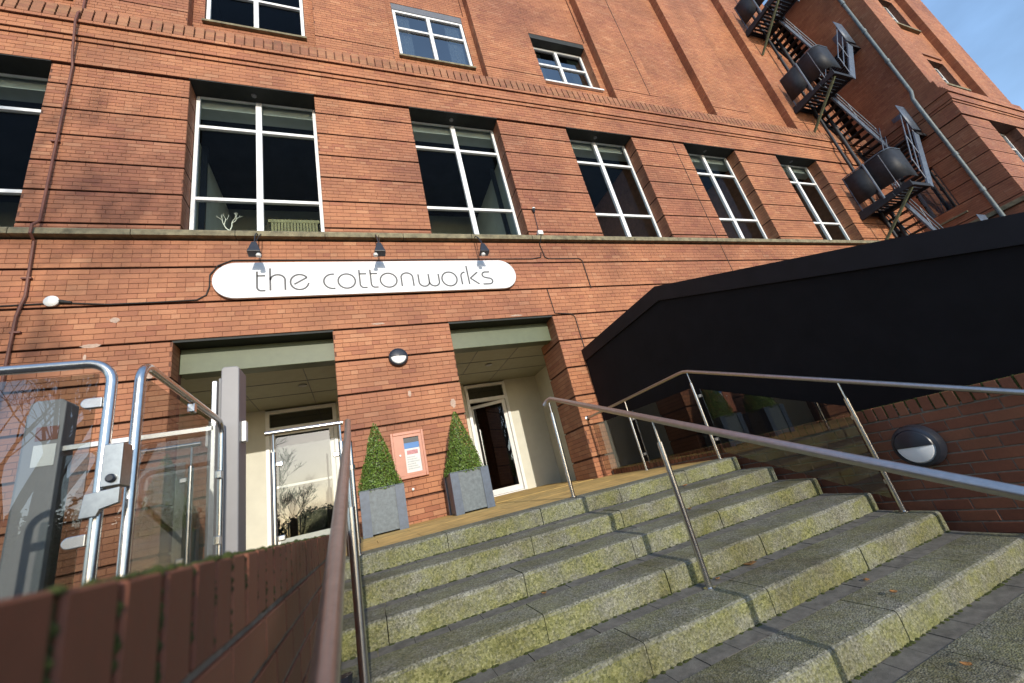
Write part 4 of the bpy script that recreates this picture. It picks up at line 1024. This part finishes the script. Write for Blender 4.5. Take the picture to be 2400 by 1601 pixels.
for z0, z1 in wins:
    window(24.99, 27.34, z0 + 0.08, z1, uy + 0.45, (z0 + (z1 - z0) * 0.6,), (25.8, 26.55), wing, fw=0.08, mw=0.09, glass='glass')
    MB().box((24.9, uy + 0.13, z0 - 0.03), (27.42, uy + 0.55, z0 + 0.07)).build('window_sill', 'ledge', wing)
    MB().box((24.9, uy + 0.20, z1 + 0.22), (27.42, uy + 0.249, z1 + 0.30)).build('string_course', 'brick_moss', wing)
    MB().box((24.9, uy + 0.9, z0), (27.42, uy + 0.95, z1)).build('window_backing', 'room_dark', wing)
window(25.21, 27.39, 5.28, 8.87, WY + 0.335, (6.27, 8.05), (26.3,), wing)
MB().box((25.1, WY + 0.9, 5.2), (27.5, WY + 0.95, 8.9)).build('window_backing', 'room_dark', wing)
MB().box((25.0, WY - 0.10, 5.135), (WR, WY + 0.3, 5.275)).build('ledge_stone', 'ledge', wing)
MB().box((WX - 0.1, WY - 0.1, 5.135), (25.0, WY + 0.3, 5.275)).box((WX - 0.1, WY + 0.3, 5.135), (WX + 0.2, 0, 5.275)).build('ledge_stone', 'ledge', wing)
# window in the side wall
f = MB(); f.box((WX + 0.15, -1.2, 5.72), (WX + 0.2, -1.12, 8.1)).box((WX + 0.15, -0.46, 5.72), (WX + 0.2, -0.38, 8.1)).box((WX + 0.15, -1.12, 5.72), (WX + 0.2, -0.46, 5.8)).box((WX + 0.15, -1.12, 8.02), (WX + 0.2, -0.46, 8.1))
w_ = f.build('window', 'grey_dark', wing); MB().box((WX + 0.17, -1.12, 5.8), (WX + 0.176, -0.46, 8.02)).build('pane', 'glass_blue', w_)
MB().box((WX + 0.31, -1.3, 5.6), (WX + 0.36, -0.3, 8.2)).build('window_backing', 'room_grey', wing)
MB().box((WX - 0.05, -1.27, 5.66), (WX + 0.2, -0.31, 5.72)).build('window_sill', 'ledge', wing)

dp = thing('drainpipe', 'blue grey drainpipe climbing the shaded side of the brick wing', 'drainpipe', (23.1, -1.92, -1.4))
MB().tube([(23.06, -1.90, -1.4), (23.06, -1.90, 8.6), (22.92, -1.93, 9.0), (22.92, -1.93, 10.35), (23.14, -1.96, 10.75), (23.16, -1.96, 19.9)], 0.062, 10).build('pipe', 'pipe', dp, smooth=True)
for zz in (2.0, 4.0, 6.0, 7.6, 12.4, 14.2, 16): 
    MB().lathe([(0.08, 0), (0.08, 0.14)], (23.06 if zz < 9 else 23.15, -1.90 if zz < 9 else -1.96, zz), 'z', 12).build('pipe_collar', 'pipe', dp, smooth=True)
for i, xx in enumerate((20.45, 21.15)):
    t = thing('drainpipe', ('thin dark drainpipe on the main wall behind the fire escape platforms', 'thicker drainpipe on the main wall behind the fire escape stairs')[i], 'drainpipe', (xx, -0.12, 4))
    MB().tube([(xx, -0.22, 5.3), (xx, -0.22, 19.8)], (0.05, 0.065)[i], 10).build('pipe', 'iron', t, smooth=True)
    for zz in (6.5, 7.8, 12.5, 14.5): MB().lathe([(0.075, 0), (0.075, 0.1)], (xx, -0.22, zz), 'z', 10).build('pipe_collar', 'iron', t)

# ------------------------------------------------------------------ fire escape in the corner
fe = thing('fire_escape', 'dark steel fire escape with solid guard platforms and open treads in the corner', 'fire escape', (21, -0.8, -1.4))
PX0, PX1, PY = 19.6, 20.75, -1.6
def platform(z, gap=0.28):
    # grating: cross bars with daylight between them
    g_ = MB(); g_.box((PX0, PY, z - 0.14), (PX0 + 0.05, -0.02, z + 0.06)).box((PX1 - 0.05, PY + 0.05, z - 0.12), (PX1, -0.02, z)).box((PX0 + 0.05, PY, z - 0.12), (PX1, PY + 0.05, z)).box((PX0 + 0.05, -0.07, z - 0.1), (PX1 - 0.05, -0.02, z))
    g_.build('platform_frame', 'iron', fe, bevel=0.004)
    y = PY + 0.09
    s_ = MB()
    while y < -0.1:
        s_.box((PX0 + 0.05, y, z - 0.03), (PX1 - 0.05, y + 0.07, z)); y += 0.125
    s_.build('platform_grating', 'iron', fe)
    # solid sheet guard round the outer corner
    path = [(PX0, -0.12)] + [(PX0, PY + 0.28)] + [(PX0 + 0.28 + 0.28 * math.cos(R(a)), PY + 0.28 + 0.28 * math.sin(R(a))) for a in range(190, 271, 10)] + [(PX0 + 0.75, PY)]
    for (i0, i1, nm) in ((0, 2, 'guard_sheet'), (1, len(path), 'guard_sheet')):
        b = MB(); seg = path[i0:i1]; n = len(seg)
        if i0 == 0: seg = [(PX0, -0.12), (PX0, -0.80)]; n = 2
        else: seg = [(PX0, -0.86)] + path[1:]; n = len(seg)
        for (px, py) in seg:
            b.v += [(px - 0.0, py, z + gap), (px, py, z + 1.42)]
        for i in range(n - 1): b.f.append((2 * i, 2 * i + 2, 2 * i + 3, 2 * i + 1))
        o = b.build(nm, 'iron', fe, smooth=True); s2 = o.modifiers.new('solid', 'SOLIDIFY'); s2.thickness = 0.012
    b = MB(); b.tube([(p[0], p[1], z + 1.45) for p in path], 0.02, 6); b.tube([(PX0 - 0.01, -0.83, z - 0.1), (PX0 - 0.01, -0.83, z + 1.45)], 0.035, 8)
    for py in (-0.15, -0.83, PY + 0.3): b.tube([(PX0 + 0.01, py, z), (PX0 + 0.01, py, z + 1.45)], 0.018, 6)
    b.build('guard_rail', 'iron_light', fe, smooth=True)
    # brackets back to the wall
    MB().bar((PX0 + 0.15, PY + 0.1, z - 0.13), (PX0 + 0.2, -0.02, z - 1.4), 0.07, 0.07).build('bracket', 'iron_green', fe)
    MB().bar((PX0 - 0.02, -0.02, z - 0.22), (PX0 - 0.02, PY + 0.5, z - 0.10), 0.10, 0.16).build('bracket', 'iron', fe)
def flight(xa, za, xb, zb, y0, y1, n):
    d = Vector((xb - xa, 0, zb - za))
    for yy in (y0, y1):
        MB().bar((xa, yy, za - 0.08), (xb, yy, zb - 0.08), 0.05, 0.26).build('stringer', 'iron_light' if yy == y0 else 'iron', fe)
    for i in range(n):
        t_ = (i + 0.5) / n; x = xa + (xb - xa) * t_; z = za + (zb - za) * t_
        MB().box((x - 0.11, y0 + 0.02, z - 0.02), (x + 0.11, y1 - 0.02, z + 0.012)).build('tread', 'iron', fe)
    for h in (0.55, 1.0):
        m = MB().tube([(xa, y0, za + h), (xb, y0, zb + h)], 0.02, 6).tube([(xa, y1, za + h), (xb, y1, zb + h)], 0.016, 6); m.build('handrail', 'iron_light', fe, smooth=True)
    m = MB()
    for t_ in (0.04, 0.5, 0.96):
        x = xa + (xb - xa) * t_; z = za + (zb - za) * t_
        m.tube([(x, y0, z), (x, y0, z + 1.0)], 0.016, 6)
    m.build('baluster', 'iron_light', fe, smooth=True)
def mid_landing(z):
    x0, x1 = 22.45, 23.15
    m = MB(); m.box((x0, PY, z - 0.12), (x0 + 0.05, -0.02, z)).box((x1 - 0.05, PY, z - 0.12), (x1, -0.02, z)).box((x0, PY, z - 0.12), (x1, PY + 0.05, z)); 
    y = PY + 0.08
    while y < -0.1: m.box((x0 + 0.05, y, z - 0.03), (x1 - 0.05, y + 0.08, z)); y += 0.13
    m.build('platform_frame', 'iron', fe)
    path = [(x0 - 0.12, PY), (x0 + 0.2, PY)] + [(x1 - 0.25 + 0.25 * math.cos(R(a)), PY + 0.25 + 0.25 * math.sin(R(a))) for a in range(270, 361, 15)] + [(x1, PY + 0.55)]
    b = MB()
    for p in path: b.v += [(p[0], p[1] - 0.02, z + 0.1), (p[0], p[1] - 0.02, z + 1.3)]
    for i in range(len(path) - 1): b.f.append((2 * i, 2 * i + 2, 2 * i + 3, 2 * i + 1))
    o = b.build('guard_sheet', 'iron_light', fe, smooth=True); s2 = o.modifiers.new('solid', 'SOLIDIFY'); s2.thickness = 0.012
FL = (6.45, 11.6, 16.2, 20.6)
for z in FL[:3]: platform(z)
zprev = 1.4
for i, z in enumerate(FL[:3]):
    zm = (zprev + z) / 2
    if i > 0 or True:
        mid_landing(zm)
        flight(22.45, zm, PX1, z, -0.78, -0.06, 11)
        if i > 0: flight(PX1, zprev, 22.45, zm, PY + 0.03, -0.86, 11)
    zprev = z
flight(PX1, 16.2, 22.45, 18.4, PY + 0.03, -0.86, 10); mid_landing(18.4)

# ------------------------------------------------------------------ trees behind the camera (seen in the glass; the tall one is sized to shade the facade)
def bare_tree(name, label, x, y, h, seed_, spread=0.55, levels=6):
    t = thing(name, label, 'tree', (x, y, -1.45), 'trees across the yard')
    rr = random.Random(seed_); tr = MB(); cr = MB()
    def grow(p, d, l, r, lev):
        n = 3; pts = [p]; rs = [r]
        for i in range(n):
            d = (d + Vector((rr.gauss(0, .12), rr.gauss(0, .12), 0.05))).normalized(); p = p + d * (l / n); pts.append(p); rs.append(max(0.009, r * (1 - 0.35 * (i + 1) / n)))
        (tr if lev < 2 else cr).tube(pts, rs, 6 if lev < 3 else 3, cap=False)
        if lev >= levels: return
        for k in range(3 if lev else 4):
            dd = (d + Vector((rr.gauss(0, spread), rr.gauss(0, spread), rr.gauss(0.18, .25)))).normalized()
            q = pts[rr.randint(2, n)]
            grow(q, dd, l * rr.uniform(0.6, 0.82), rs[-1] * 0.72, lev + 1)
    grow(Vector((x, y, -1.5)), Vector((0, 0, 1)), h * 0.30, h * 0.016, 0)
    tr.build('trunk', 'bark', t, fix=False); cr.build('crown', 'bark', t, fix=False)
bare_tree('bare_tree', 'tall bare winter tree across the yard mirrored in the glass and enlarged to shade the left of the facade', -4.8, -15.5, 17, 5, 0.5, 7)  # enlarged, thickened and brought near so its shade dims the facade's left end
bare_tree('bare_tree', 'bare winter tree behind the evergreen across the yard', -9.5, -24, 17, 8)
bare_tree('bare_tree', 'young low bare tree in front of the tall bare tree', -1.7, -23, 7.2, 15)
def evergreen(label, x, y, w, h, seed_):
    t = thing('evergreen_shrub', label, 'shrub', (x, y, -1.45), 'evergreens across the yard')
    m = MB()
    for k in range(5):
        a = k * 1.25; m.tube([(x, y, -1.5), (x + 0.25 * w * math.cos(a), y + .25 * w * math.sin(a), -1.4 + h * .4), (x + .35 * w * math.cos(a), y + .35 * w * math.sin(a), -1.4 + h * .75)], [.09, .06, .02], 6)
    m.build('trunk', 'bark', t)
    rs = random.Random(seed_); cl = [(rs.uniform(-.4, .4) * w, rs.uniform(-.4, .4) * w, rs.uniform(.15, .85) * h, rs.uniform(.16, .3) * w) for _ in range(16)]
    def samp(rg):
        c = cl[rg.randint(len(cl))]; v = rg.normal(size=3); v /= np.linalg.norm(v); r_ = c[3] * rg.uniform(.6, 1.05)
        return (x + c[0] + v[0] * r_, y + c[1] + v[1] * r_, max(-1.4, -1.4 + c[2] + v[2] * r_), *v)
    leaves(16000, samp, 0.085, seed_, 'evergreen', 'crown', t)
evergreen('dense dark evergreen shrub at the far side of the yard', -7.0, -20, 4.6, 4.6, 2)
evergreen('round evergreen bush between the tall bare tree and the dense dark shrub', -4.2, -19.0, 3.6, 3.4, 4)
evergreen('low evergreen shrub beneath the tall bare tree', 0.5, -23, 3.4, 2.8, 6)
evergreen('broad evergreen shrub further along the far side of the yard', -12, -22, 5.5, 5.6, 9)
